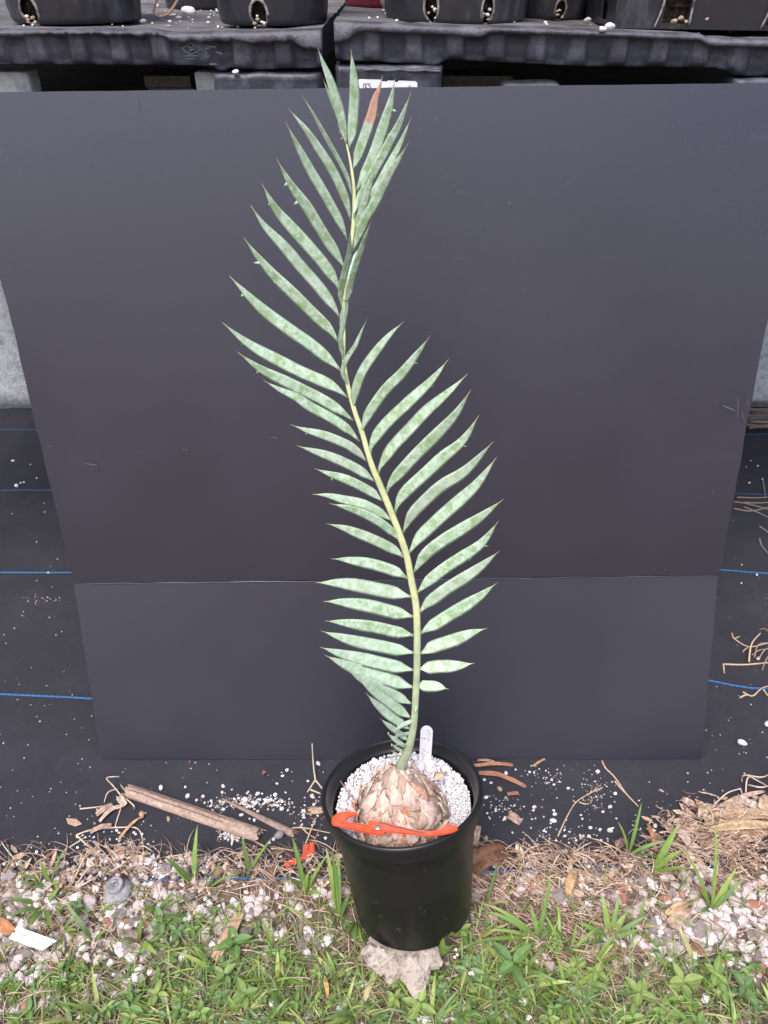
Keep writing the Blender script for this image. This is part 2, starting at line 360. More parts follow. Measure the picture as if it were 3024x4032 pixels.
# ------------------------------------------------------------------ concrete blocks and timber behind
def block(cx, cy, z0, lx=.395, ly=.19, lz=.19, label='', group=None, rz=0.0, mt='concrete'):
    # rounded, slightly uneven block
    mb = MB(); nx, ny, nzv = 14, 8, 8; vs = []; fs = []; idx = {}
    def vid(i, j, k):
        if (i, j, k) in idx: return idx[(i, j, k)]
        p = np.array([i / nx - .5, j / ny - .5, k / nzv - .5]) * (lx, ly, lz)
        half = np.array([lx, ly, lz]) / 2 - .003
        q = np.clip(p, -half, half); d = p - q; n = np.linalg.norm(d)
        if n > 0: p = q + d / n * .003
        p = p + .0018 * np.array([nz(p[1] + cx, p[2] + z0, 30, 1), nz(p[0] + cx, p[2] + z0, 30, 5), nz(p[0] + cx, p[1], 30, 9)])
        idx[(i, j, k)] = len(vs); vs.append(p); return idx[(i, j, k)]
    for i in range(nx):
        for j in range(ny):
            for k, o in ((0, 0), (nzv, 1)):
                f = [vid(i, j, k), vid(i + 1, j, k), vid(i + 1, j + 1, k), vid(i, j + 1, k)]; fs.append(f if o else f[::-1])
    for i in range(nx):
        for k in range(nzv):
            for j, o in ((0, 1), (ny, 0)):
                f = [vid(i, j, k), vid(i + 1, j, k), vid(i + 1, j, k + 1), vid(i, j, k + 1)]; fs.append(f if o else f[::-1])
    for j in range(ny):
        for k in range(nzv):
            for i, o in ((0, 0), (nx, 1)):
                f = [vid(i, j, k), vid(i, j + 1, k), vid(i, j + 1, k + 1), vid(i, j, k + 1)]; fs.append(f if o else f[::-1])
    mb.add(vs, fs); o = mb.build('concrete_block', M[mt]); o.location = (cx, cy, z0 + lz / 2 + .002); o.rotation_euler.z = rz
    return tag(o, label, 'concrete block', group)
for (cx, cy, side) in ((-.955, 1.95, 'left of the board'), (1.11, 1.95, 'right of the board'), (.05, 1.95, 'hidden behind the board')):
    for k in range(2):
        top = ['bottom', 'upper'][k]
        block(cx + .004 * ((k * 7) % 3 - 1), cy, .0 + k * .398, .395, .19, .394, label='%s upright grey concrete block of the stack %s' % (top, side), group='concrete blocks stacked under the pallets')
for (xa, xb, lb) in ((-.62, aty(106, 310, 1.0)[0], 'at the left picture edge below the left pallet'), (aty(764, 310, 1.0)[0], aty(860, 310, 1.0)[0], 'beside the left pallet foot'), (aty(1985, 315, 1.0)[0], aty(2212, 315, 1.0)[0], 'in the gap below the right pallet')):
    block((xa + xb) / 2, 1.02, .810, xb - xa, .035, (.082 if xb < 0 else .071), label='pale brick-sized concrete packing block ' + lb, mt='paleblock')
for (x0, x1, lb, hh) in ((aty(600, 310, 1.16)[0], aty(775, 310, 1.16)[0], 'left', .080), (aty(1738, 315, 1.16)[0], aty(2000, 315, 1.16)[0], 'right', .068)):
    mb = MB(); nn_ = int(hh / .0135)
    for k in range(nn_): box(mb, ((x0 + x1) / 2 + .003 * (k % 2), 1.16, .8175 + k * .0135), (x1 - x0, .08, .0128), (.30, .25, .20))
    tag(mb.build('timber_block', M['wood'], smooth=False), 'weathered brown layered wood packing in the dark gap under the %s pallet' % lb, 'wood block')
mb = MB(); box(mb, (0, 3.2, 1.1), (5.2, .10, 2.26), (.16, .155, .15)); tag(mb.build('gap_darkening_wall', M['wood'], smooth=False), 'dark weathered wall standing behind the pallet bench', 'wall')  # invented wall, added to block light and keep the gap under the pallets dark

# ------------------------------------------------------------------ pallets
YP = .955
def zpx(x, y, Y=YP): return aty(x, y, Y)[2]
def interp_px(tab, Y=YP):
    xs = [aty(x, y, Y)[0] for x, y in tab]; zs = [aty(x, y, Y)[2] for x, y in tab]
    return lambda X: float(np.interp(X, xs, zs))
def sstep(u): u = min(1, max(0, u)); return u * u * (3 - 2 * u)
def flute(X, per=.0445, amp=.0085, ph=0.0):
    u = ((X + ph) / per) % 1.0; return amp * (sstep(u / .07) - sstep((u - .55) / .07)) + .0016 * nz(X, 0, 40, 6)
def build_pallet(name, x0, x1, top, lip, bot, label, ph, jag, back=3.1):
    root = empty(name, ((x0 + x1) / 2, YP, top((x0 + x1) / 2)), label, 'pallet', 'black plastic pallets carrying the pots')
    O = np.array(root.location)
    n = int((x1 - x0) / .0030); rows = []
    xs = np.linspace(x0, x1, n + 1)
    for X in xs:
        zt, zl, zb = top(X), lip(X), bot(X)
        j1 = jag * (.0022 * nz(X, 0, 90, 2) + .0018 * nz(X, 1, 260, 3)); zl += j1
        wv = flute(X, ph=ph); e = .0012 * nz(X, 2, 70, 5)
        rows.append([(X, YP + .016, zt + .0006), (X, YP + .002 + e, zt), (X, YP - .002 + e, zt - .0015), (X, YP - .003 + e, zl + .0025), (X, YP - .0015, zl), (X, YP + .0045, zl - .0004),
                     (X, YP + .006 + wv * .7, zl - .003), (X, YP + .006 + wv, zl - .006), (X, YP + .006 + wv, (zl + zb) / 2), (X, YP + .006 + wv, zb + .006 + .0015 * math.sin(wv * 900)), (X, YP + .009 + wv, zb + .0025), (X, YP + .016, zb), (X, YP + .032, zb + .001), (X, YP + .034, zl - .006)])
    mb = MB(); vs = [np.array(p) - O for r in rows for p in r]; k = len(rows[0])
    fs = [(i * k + j, i * k + j + 1, (i + 1) * k + j + 1, (i + 1) * k + j) for i in range(n) for j in range(k - 1)]
    fs += [tuple(range(k))[::-1], tuple(range(n * k, n * k + k))]
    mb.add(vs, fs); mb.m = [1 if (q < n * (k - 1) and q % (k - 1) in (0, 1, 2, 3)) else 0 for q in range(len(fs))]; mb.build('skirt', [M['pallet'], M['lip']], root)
    # side skirts and deck
    ny = 70; nx = max(20, int((x1 - x0) / .02)); mb = MB(); vs = []; fs = []
    for j in range(ny + 1):
        for i in range(nx + 1):
            X = x0 + (x1 - x0) * i / nx; Y = YP + .016 + (back - YP - .016) * j / ny
            rib = -.0016 if (j % 7 == 3 or i % 9 == 4) else 0
            vs.append(np.array((X, Y, top(X) + .0006 + (rib + .0008 * nz(X, Y, 22, 3)) * (j > 0))) - O)
    for j in range(ny):
        for i in range(nx): a = j * (nx + 1) + i; fs.append((a, a + 1, a + nx + 2, a + nx + 1))
    mb.add(vs, fs); mb.build('deck', M['deck'], root)
    mb = MB()
    for xx in (x0 + .006, x1 - .006):
        zz = top(xx); box(mb, np.array((xx, (YP + .02 + back) / 2, zz - .017)) - O, (.012, back - YP - .03, .030))
    zz = top((x0 + x1) / 2); box(mb, np.array(((x0 + x1) / 2, back - .005, zz - .02)) - O, (x1 - x0 - .03, .012, .028))
    mb.build('side_skirt', M['pallet'], root, smooth=False)
    # feet under the far side carry it on the blocks
    return root, O
XL1 = aty(1268, 200, YP)[0]; XR0 = aty(1318, 200, YP)[0]
topL = interp_px([(-4000, 116), (-900, 116), (0, 117), (590, 119), (650, 131), (900, 128), (1268, 116)])
lipL = interp_px([(-900, 140), (0, 142), (300, 135), (640, 139), (690, 164), (900, 161), (1000, 166), (1140, 160), (1190, 185), (1268, 200)])
botL = interp_px([(-900, 258), (0, 258), (700, 262), (820, 266), (845, 280), (870, 286), (900, 270), (960, 281), (1100, 278), (1268, 272)])
topR = interp_px([(1318, 84), (1512, 92), (1760, 103), (1915, 108), (1930, 104), (2200, 112), (2600, 131), (2768, 137), (2790, 152), (3024, 158), (5500, 168)])
lipR = interp_px([(1318, 166), (1372, 158), (1390, 140), (1420, 124), (1600, 128), (1900, 146), (1930, 128), (2200, 138), (2600, 152), (2756, 158), (2790, 180), (3024, 185), (3900, 190)])
botR = interp_px([(1318, 240), (1500, 249), (1720, 262), (1745, 250), (1775, 240), (2300, 266), (2840, 272), (2890, 290), (2910, 304), (3024, 306), (3900, 310)])
palL, OL = build_pallet('plastic_pallet', -1.10, XL1, topL, lipL, botL, 'black plastic pallet with jagged torn lip and diamond emblem, left of the gap', .012, 1.0)
palR, OR = build_pallet('plastic_pallet', XR0, 1.10, topR, lipR, botR, 'black plastic pallet with smooth lip carrying the square pot, right of the gap', .004, .25)
# lower nested pallets: the feet seen above the board
def lower(name, feet, label, x0, x1):
    root = empty(name, ((x0 + x1) / 2, YP, .81), label, 'pallet', 'black plastic pallets carrying the pots'); O = np.array(root.location)
    for (pa, pb, ya) in feet:
        a, b = aty(pa, 320, YP + .004)[0], aty(pb, 320, YP + .004)[0]; zt = aty((pa + pb) / 2, ya, YP)[2]
        mb = MB(); xs = np.linspace(a, b, 70); rows = []
        for X in xs:
            u = (X - a) / (b - a); rd = .006 * (max(0, 1 - u / .05) ** 2 + max(0, 1 - (1 - u) / .05) ** 2)
            e = .0007 * nz(X, 3, 60, 2); zz = zt + .0012 * nz(X, 0, 45, 7); wv = flute(X, .05, .0015)
            rows.append([(X, YP + .05, zz), (X, YP + .008 + rd, zz), (X, YP + .003 + rd + e, zz - .0012), (X, YP + .003 + rd + wv, zz - .006), (X, YP + .003 + rd + wv, zz - .03), (X, YP + .005 + rd + wv, .7975), (X, YP + .05, .7975)])
        k = 7; mb.add([np.array(p) - O for r in rows for p in r], [(i * k + j, i * k + j + 1, (i + 1) * k + j + 1, (i + 1) * k + j) for i in range(69) for j in range(k - 1)] + [tuple(range(k))[::-1], tuple(range(69 * k, 70 * k))])
        mb.build('foot', M['pallet'], root)
    mb = MB()
    box(mb, np.array(((x0 + x1) / 2, 2.03, .8035)) - O, (x1 - x0, 2.1, .013))
    mb.build('deck', M['pallet'], root, smooth=False)
    return root, O
lowL, _ = lower('plastic_pallet', [(838, 1262, 291), (-900, -420, 291)], 'lower black pallet nested under the torn-lip pallet, mostly behind the board', -1.05, XL1 - .01)
lowR, OLR = lower('plastic_pallet', [(1322, 1742, 262), (2900, 3500, 312)], 'lower black pallet with white GCS sticker nested under the right pallet', XR0 + .01, 1.05)
# wavy flange strip lying on the lower right foot, part of it
mb = MB(); P = []
for x in np.linspace(1432, 1735, 60):
    bmp = 9 * math.exp(-((x - 1470) / 18) ** 2) + 10 * math.exp(-((x - 1575) / 18) ** 2) + 9 * math.exp(-((x - 1672) / 18) ** 2)
    P.append(aty(x, 276 + 5 * (x - 1432) / 300 - bmp * .5, YP - .002))
tube(mb, np.array(P) - OLR, .0032, 8, flat=.7); mb.build('bent_flange', M['pallet'], lowR)
# sticker
def ribbon(mb, P, wdt, n, thick=.0003, col=None):
    """flat stroke along P lying on a surface whose normal is n"""
    P = np.asarray(P, float); n = unit(n); vs = []; fs = []
    for i in range(len(P)):
        tdir = unit(P[min(i + 1, len(P) - 1)] - P[max(0, i - 1)]); s = unit(np.cross(n, tdir)) * wdt / 2
        vs += [P[i] - s, P[i] + s, P[i] + s + n * thick, P[i] - s + n * thick]
    for i in range(len(P) - 1):
        for a, b in ((3, 2), (0, 3), (2, 1)): fs.append((4 * i + a, 4 * i + b, 4 * i + 4 + b, 4 * i + 4 + a))
    fs.append((0, 1, 2, 3)); e = 4 * (len(P) - 1); fs.append((e + 3, e + 2, e + 1, e)); mb.add(vs, fs, col)
YS = YP - .0006
def sp_(x, y, d=0): return aty(x, y, YS - d)
pts = [(1411, 316), (1416, 312), (1500, 314), (1503, 320), (1524, 321), (1526, 317), (1553, 318), (1560, 326), (1572, 318), (1635, 320), (1643, 326), (1644, 372), (1411, 372)]
mb = MB(); fr = [sp_(*p) - OLR for p in pts]; bk = [p + np.array((0, .0018, 0)) for p in fr]; n_ = len(pts)
mb.add(fr + bk, [tuple(range(n_))[::-1], tuple(range(n_, 2 * n_))] + [(i, (i + 1) % n_, n_ + (i + 1) % n_, n_ + i) for i in range(n_)])
stk = mb.build('sticker', M['white'], lowR, smooth=False)
mb = MB(); NS = np.array((0, -1, 0))
def arc(cx, cy, rx, ry, a0, a1, n=12): return [(cx + rx * math.cos(math.radians(a)), cy + ry * math.sin(math.radians(a))) for a in np.linspace(a0, a1, n)]
for s in ([(p[0], p[1]) for p in arc(1435, 338, 5.5, 9, -40, -320)] + [(1440, 339), (1436, 339)],
          arc(1446, 338, 6, 9, -60, -300), arc(1455, 333.5, 4.5, 4.5, -30, -260, 8) + arc(1455, 342.5, 4.5, 4.5, -80, 130, 8)):
    ribbon(mb, [sp_(x, y, .0002) - OLR for x, y in s], .0008, NS, .0002)
ribbon(mb, [sp_(x, y, .0002) - OLR for x, y in arc(1614, 341, 4, 4, 0, 360)], .0006, NS, .0002)
mb.build('lettering', M['ink'], stk, smooth=False)
# diamond emblem, moulded into the left pallet (faint raised lines)
mb = MB()
def ep(x, y): return aty(x, y, YP + .0034) - OL
def em(*pp, wd=.0007): ribbon(mb, [ep(*p) for p in pp], wd, NS, .0022)
em((717, 191), (752, 168), (792, 192), (752, 215), (717, 191))
em((746, 196), (753, 192), (762, 196), (768, 190), (762, 182), (752, 186), (744, 182)); em((753, 194), (749, 204)); em((744, 184), (740, 188))
em((731, 221), (738, 218), (752, 220), (778, 219)); em((733, 230), (760, 231), (772, 230), wd=.0004)
em(*arc(819, 199, 9, 9, 100, 330, 12), wd=.0005); em((812, 221), (826, 221), wd=.0005); em((815, 183), (850, 184), wd=.0008); em((852, 205), (868, 208), (876, 212), wd=.0008); em((825, 252), (853, 252), wd=.001)
mb.build('emblem', M['scratch'], palL, smooth=False)

# ------------------------------------------------------------------ pots on the pallets
def lathe(prof, n, mod=None, keep=None):
    mb = MB(); vs = []; fs = []
    for i, (r, z) in enumerate(prof):
        for j in range(n):
            a = 2 * math.pi * j / n; q = r * (mod(a, z) if mod else 1); vs.append((q * math.cos(a), q * math.sin(a), z))
    for i in range(len(prof) - 1):
        for j in range(n):
            if keep and not keep(2 * math.pi * (j + .5) / n, (prof[i][1] + prof[i + 1][1]) / 2): continue
            fs.append((i * n + j, i * n + (j + 1) % n, (i + 1) * n + (j + 1) % n, (i + 1) * n + j))
    mb.add(vs, fs); return mb
def nursery_pot(x, y, z, rb, ht, label, holes, nfl=22, color='oldpot', rz=0.0, roundb=.007):
    root = empty('nursery_pot', (x, y, z), label, 'plant pot', 'nursery pots standing on the pallets', (0, 0, rz))
    prof = [(rb * .55, .003), (rb - roundb * .6, .0015)] + [(rb - roundb * (1 - math.sin(q)) * .7, .0015 + roundb * (1 - math.cos(q))) for q in np.linspace(.2, 1.5, 6)]
    z0 = prof[-1][1]
    prof += [(rb * (1 + .16 * (zz - z0) / ht), zz) for zz in np.linspace(z0 + .002, ht - .02, 40)]
    rt = prof[-1][0]; prof += [(rt + .004, ht - .019), (rt + .005, ht), (rt + .001, ht), (rt - .001, ht - .03)]
    def mod(a, zz):
        k = math.sin(a * nfl); return 1 + (.012 if zz < ht - .02 and zz > .012 else 0) * (k if k > .55 else .55 * 0) 
    def keep(a, zz):
        for (ha, hz, hw, hh) in holes:
            d = (a - ha + math.pi) % (2 * math.pi) - math.pi
            if (d * rb / hw) ** 2 + ((zz - hz) / hh) ** 2 < 1 + .2 * math.sin(5 * math.atan2(zz - hz, d)): return False
        return True
    lathe(prof, 160, mod, keep).build('wall', M[color], root)
    mbs = lathe([(rb * .5, .004), (rb * .9, .006), (rb * .93, .02), (rb * 1.04, ht - .025), (0.001, ht - .02)], 48, lambda a, zz: 1 + .03 * mn.noise(Vector((math.cos(a) * 6, math.sin(a) * 6, zz * 60))))
    mbs.build('potting_soil', M['mix'], root)
    for (ha, hz, hw, hh) in holes:
        mb = MB(); P = []
        for q in np.linspace(0, 2 * math.pi, 25)[:-1]:
            zz = max(.002, hz + hh * 1.02 * math.sin(q)); a = ha + hw * 1.02 * math.cos(q) / rb
            rr = rb * (1 + .16 * zz / ht) * 1.004 - (max(0, .012 - zz) * .5); P.append((rr * math.cos(a), rr * math.sin(a), zz))
        P.append(P[0]); R = [.0013 + .0012 * abs(nz(i, ha, 2.3, 5)) for i in range(25)]; R[-1] = R[0]
        tube(mb, P, R, 6, cap=False); mb.build('hole_edge', M['scuff'], root)
        for k in range(5):
            vv, ff = stone_verts(1, random.uniform(.002, .0042), random.random()); a = ha + random.uniform(-.7, .7) * hw / rb
            mb2 = MB(); mb2.add(vv + np.array(((rb * .97) * math.cos(a), (rb * .97) * math.sin(a), max(.004, hz + random.uniform(-.8, .1) * hh))), ff); mb2.build('pumice_bit', M['pebble' if k < 3 else 'tanpebble'], root)
    return root
def deckz(x, L): return (topL if L else topR)(x) + .001
A = math.radians
nursery_pot(-.357, 1.058, deckz(-.357, 1), .0725, .21, 'black fluted pot with white pumice spilling from a torn corner, far left pallet end', [(A(246), .014, .012, .014)], 20)
nursery_pot(-.127, 1.046, deckz(-.127, 1), .0615, .19, 'black fluted pot with rough round drain hole, right end of the left pallet', [(A(262), .012, .0095, .014)], 16)
nursery_pot(-.262, 1.40, deckz(-.2, 1), .070, .20, 'smooth black pot standing further back between two fluted pots', [], 4)
nursery_pot(.083, 1.062, deckz(.083, 0) - .003, .081, .22, 'wide black pot with two oval drain holes above the gap end of the right pallet', [(A(247), .018, .008, .015), (A(291), .015, .007, .015)], 18)
nursery_pot(.202, 1.150, deckz(.2, 0) - .003, .050, .16, 'narrower dark pot half hidden behind the wide two-hole pot', [(A(283), .012, .007, .011)], 14)
nursery_pot(-.012, 1.27, deckz(0, 0) - .002, .042, .13, 'maroon red pot partly hidden behind the wide two-hole pot', [], 3, color='redplastic')
nursery_pot(.325, 1.33, deckz(.3, 0) - .002, .05, .16, 'dark green pot behind the left edge of the square pot', [], 12, color='greenplastic')
# tan seed resting between red pot and black pot
vv, ff = stone_verts(3, .019, 5, .12, (.62, .62, 1)); mb = MB(); mb.add(vv, ff); o = mb.build('seed', M['tanpebble']); o.location = (.006, 1.185, deckz(.005, 0) + .017)
tag(o, 'round tan cone scale wedged between the maroon pot and the wide black pot', 'seed')
# square pot
def square_pot(xl, yf, z, wd, ht, label):
    root = empty('square_pot', (xl + wd / 2, yf + wd / 2, z), label, 'plant pot', 'nursery pots standing on the pallets')
    def wall(openings):
        nx, nzv = 60, 44; mb = MB(); vs = []; fs = []
        for k in range(nzv + 1):
            for i in range(nx + 1):
                u, q = i / nx, k / nzv; h = wd / 2 * (1 + .0 * q) ; x = (u - .5) * wd
                vs.append((x, -h - .012 * q, q * ht))
        cell = lambda i, k: ((i + .5) / nx * wd, (k + .5) / nzv * ht)
        for k in range(nzv):
            for i in range(nx):
                cx, cz = cell(i, k)
                if any(a < cx < b and c < cz < d for a, b, c, d in openings): continue
                o = k * (nx + 1) + i; fs.append((o, o + 1, o + nx + 2, o + nx + 1))
        mb.add(vs, fs); return mb
    op = [(.050, .079, .004, .036), (.166, .196, .004, .034)]
    for q in range(4):
        o = wall(op).build('wall', M['oldpot'], root, smooth=False); o.rotation_euler.z = q * math.pi / 2
        md = o.modifiers.new('thick', 'SOLIDIFY'); md.thickness = .003; md.offset = -1
    mb = MB(); box(mb, (0, 0, ht / 2), (wd - .008, wd - .008, ht - .04)); box(mb, (0, 0, .024), (wd - .012, wd - .012, .042)); mb.build('potting_soil', M['mix'], root, smooth=False)
    for a, b, c, d in op:
        mb = MB(); x0, x1 = a - wd / 2, b - wd / 2; yy = -wd / 2 - .002
        P = [(x0 - .007, yy, .001), (x0 - .003, yy - .001, c + .012), (x0 - .001, yy - .003, d - .002), (x0, yy - .003, d + .001), (x1, yy - .003, d + .001), (x1 + .001, yy - .002, d - .004), (x1 + .001, yy - .0005, c)]
        tube(mb, resample(P, 30), [.0010 + .0012 * abs(nz(i, a, 3.3, 5)) for i in range(30)], 6); mb.build('hole_edge', M['scuff'], root)
    for k in range(4):
        vv, ff = stone_verts(2, .0035 + .001 * (k == 0), 60 + k, .5); mb = MB(); mb.add(vv + np.array((.05 + .007 * k + .014 * (k > 2) - wd / 2 + .014, -wd / 2 + .001, .007 + .003 * (k % 2))), ff); mb.build('pumice_bit', M['tanpebble'], root)
    return root
xl = aty(2420, 100, .985)[0]
sq = square_pot(xl, .985, zpx(2600, 133) + .0015, .235, .22, 'large square dark pot with square drain openings at the right end of the pallet')
sq.rotation_euler.y = A(.9)
# green slatted crate further back
root = empty('plastic_crate', (.36, 1.70, deckz(.3, 0)), 'dark green slatted plastic crate at the back between the dark pots', 'crate')
for k in range(4):
    mb = MB(); box(mb, (0, -.06, .012 + k * .026), (.30, .008, .021)); mb.build('slat', M['greenplastic'], root, smooth=False)
mb = MB(); box(mb, (0, .0, .05), (.29, .10, .1)); mb.build('body', M['greenplastic'], root, smooth=False)
# dry root on the deck by the far left pot
mb = MB(); zz = deckz(-.25, 1) + .003
P = [(-.285, 1.16, zz + .02), (-.278, 1.10, zz + .004), (-.262, 1.085, zz + .002), (-.252, 1.10, zz + .012), (-.247, 1.14, zz + .03), (-.243, 1.17, zz + .05)]
tube(mb, resample(P, 24), .0016, 6, (.40, .27, .17)); tag(mb.build('dry_root', M['straw']), 'thin tan dry root curling beside the far left black pot on the pallet', 'root')
# pumice crumbs on the decks
mb = MB()
for k in range(150):
    L = random.random() < .62; x = random.uniform(-.48, XL1 - .01) if L else random.uniform(XR0 + .01, .5)
    y = YP + .012 + abs(random.gauss(0, .22)); y = min(y, 1.8)
    if L and random.random() < .5: x = random.gauss(-.24, .05); y = random.uniform(.97, 1.4)
    vv, ff = stone_verts(1, random.uniform(.0009, .0030), random.random()); mb.add(vv @ rotm(random.random() * 6).T + np.array((x, y, deckz(x, L) + .0012)), ff, (.72, .70, .71) if random.random() < .85 else (.3, .16, .12))
tag(mb.build('pumice_crumbs', M['stone']), 'white pumice crumbs spilled on the pallet tops around the pots', 'gravel', kind='stuff')
for k, (px, py, r) in enumerate(((743, 41, .0105), (680, 60, .005), (565, 83, .0048), (705, 73, .005), (618, 23, .006), (2312, 78, .005), (2400, 103, .0065), (2371, 112, .005), (927, 283, .0042))):
    rr = ray(px, py); x = aty(px, py, 1.0)[0]; L = x < XL1
    if py > 200: p = aty(px, py, YP + .0)
    else: zd = (topL if L else topR)(x) + r * .5; p = CAM + rr * ((zd - H) / rr[2])
    vv, ff = stone_verts(2, r, 300 + k, .3, (1, .7, .6)); mb = MB(); mb.add(vv, ff); o = mb.build('pumice_lump', M['pebble']); o.location = p
    tag(o, 'white pumice lump lying on the black pallet top near the pots', 'pebble', 'pumice lumps on the pallet tops')

# ------------------------------------------------------------------ foam board
W_ = None
BL, BR = atz(400, 2995), atz(2758, 2993); Wb = BR[0] - BL[0]
def pair(xl, yl, xr, yr):
    rl, rr = ray(xl, yl), ray(xr, yr); k = Wb / (rr[0] - rl[0]); return CAM + rl * k, CAM + rr * k
CL, CR = pair(292, 2300, 2830, 2266); TL, TR = pair(-175, 365, 3200, 325)
board = empty('foam_board', ((BL[0] + BR[0]) / 2, BL[1], 0), 'big charcoal black foam board with a crease leaning on the pallets', 'board'); OB = np.array(board.location)
def panel(name, a, b, c, d, nx, ny, jc):
    """a,b bottom left/right; c,d top left/right"""
    nrm = unit(np.cross(b - a, c - a)); th = .005; mb = MB(); vs = []; 
    for s in (0, 1):
        for j in range(ny + 1):
            for i in range(nx + 1):
                u, q = i / nx, j / ny
                if i in (0, nx): u += .0016 * nz(j, s * 0 + i, .31, 4) + .0007 * nz(j, i, .9, 2)
                p = (a * (1 - u) + b * u) * (1 - q) + (c * (1 - u) + d * u) * q
                if j in (0, ny): p = p + (c - a) * .0010 * nz(i, j, .4, 6)
                bow = .004 * math.sin(math.pi * q) * math.sin(math.pi * u * 1.0) * (-1)
                vs.append(p - OB + nrm * (bow + (0 if s == 0 else -th)))
    K = (nx + 1) * (ny + 1); fs = []; mi = []
    for j in range(ny):
        for i in range(nx):
            o = j * (nx + 1) + i; fs += [(o, o + 1, o + nx + 2, o + nx + 1), (K + o, K + o + nx + 1, K + o + nx + 2, K + o + 1)]; mi += [0, 0]
    for i in range(nx): fs += [(i, K + i, K + i + 1, i + 1), (ny * (nx + 1) + i, ny * (nx + 1) + i + 1, K + ny * (nx + 1) + i + 1, K + ny * (nx + 1) + i)]; mi += [1, 1]
    for j in range(ny): o = j * (nx + 1); fs += [(o, o + nx + 1, K + o + nx + 1, K + o), (o + nx, K + o + nx, K + o + nx + nx + 1, o + nx + nx + 1)]; mi += [1, 1]
    mb.add(vs, [f for f, q in zip(fs, mi) if q == 0], None, 0)
    for f, q in zip(fs, mi):
        if q: mb.add([vs[i] for i in f], [(0, 1, 2, 3)], None, 0 if all((i % K) // (nx + 1) == jc for i in f) else 1)
    return mb.build(name, [M['card'], M['core']], board)
up = unit(TL - CL) * .0012
panel('lower_panel', BL + np.array((0, 0, .003)), BR + np.array((0, 0, .003)), CL - up, CR - up, 60, 24, 24)
panel('upper_panel', CL + up, CR + up, TL, TR, 60, 60, 0)
# wrinkled paper along the crease
mb = MB(); nrm = unit(np.cross(BR - BL, CL - BL)); P = []; R = []
for u in np.linspace(0.001, .999, 160):
    p = CL * (1 - u) + CR * u; wv = nz(u, 0, 26, 3); P.append(p - OB + nrm * (.0003 + .0009 * abs(wv)) + np.array((0, 0, .0012 * nz(u, 1, 30, 9) * (1.6 if u < .3 else .7)))); R.append(.0008 + .0013 * max(0, nz(u, 2, 22, 4)) * (1.3 if u < .35 else .6))
tube(mb, P, R, 5, flat=.6); mb.build('crease', M['card'], board)

def bpt(x, y):
    r_ = ray(x, y); n = unit(np.cross(TR - TL, TL - CL)); n = n if n[1] < 0 else -n
    return CAM + r_ * (((TL - CAM) @ n) / (r_ @ n)) + n * .0045 - OB, n
mb = MB(); rs = random.Random(5)
for pl, wd in (([(2842, 1592), (2858, 1600), (2888, 1612)], .004), ([(2898, 1562), (2900, 1600), (2896, 1640)], .002), ([(2940, 1570), (2936, 1590)], .002), ([(2915, 1620), (2925, 1650)], .0015), ([(1795, 760), (1815, 752)], .002), ([(725, 1768), (742, 1766)], .002), ([(340, 1820), (385, 1826)], .003), ([(186, 1750), (205, 1751)], .0012), ([(545, 380), (540, 400), (548, 420)], .0015), ([(2690, 550), (2700, 560)], .001), ([(1070, 1715), (1092, 1722)], .003), ([(2500, 1880), (2506, 1874)], .002)):
    q = [bpt(*p) for p in pl]; ribbon(mb, resample([a for a, _ in q], 8), wd * .3, q[0][1], .0002)
for k in range(9):
    x, y = rs.uniform(200, 2850), rs.uniform(450, 2150); a, n = bpt(x, y); b2, _ = bpt(x + rs.uniform(-14, 14), y + rs.uniform(-5, 5)); ribbon(mb, [a, b2], rs.uniform(.0004, .0012), n, .0002)
mb.build('scuff_mark', M['scratch'], board, smooth=False)['kind'] = 'stuff'
# ------------------------------------------------------------------ rock under the pot
RC = np.array((.024, .455, .0))
def plane_foot(): pass
RPL = [(unit((math.cos(A_) * math.cos(B_), math.sin(A_) * math.cos(B_), math.sin(B_))), D_) for A_, B_, D_ in ((-2.2, .5, 1.0), (-1.0, .45, 1.1), (-.3, .6, .95), (3.0, .5, 1.0), (-1.6, 1.1, .6), (-1.75, .15, 1.45))]
def rock():
    V, F = ICO[5]; out = []
    lob = [(A(-72), .26, .075, .30), (A(-32), .26, .060, .28), (A(205), .34, .062, .3), (A(35), .35, .058, .3), (A(-120), .3, .052, .3)]
    for v in V:
        a = math.atan2(v[1], v[0]); q = Vector(v)
        r = .043
        for la, wdt, amp, _ in lob:
            d = (a - la + math.pi) % (2 * math.pi) - math.pi; r += (amp - .045) * math.exp(-(d / wdt) ** 2) * 1.0
        hr = math.hypot(v[0], v[1])
        k = 1 + .22 * mn.noise(q * 2.0 + Vector((3, 1, 8))) + .16 * (.35 - abs(mn.noise(q * 4.3 + Vector((1, 9, 2))))) + .14 * (.3 - abs(mn.noise(q * 8.5 + Vector((4, 2, 2))))) + .11 * mn.noise(q * 15) + .09 * mn.noise(q * 31)
        c = np.array((v[0] * r * k * .82, v[1] * r * k * .97, v[2] * .033 * k))
        for n, d in RPL:
            e = c @ n - d * .05
            if e > 0: c = c - n * e * .5
        rad = c
        out.append(rad)
    mb = MB(); mb.add(out, F); return mb
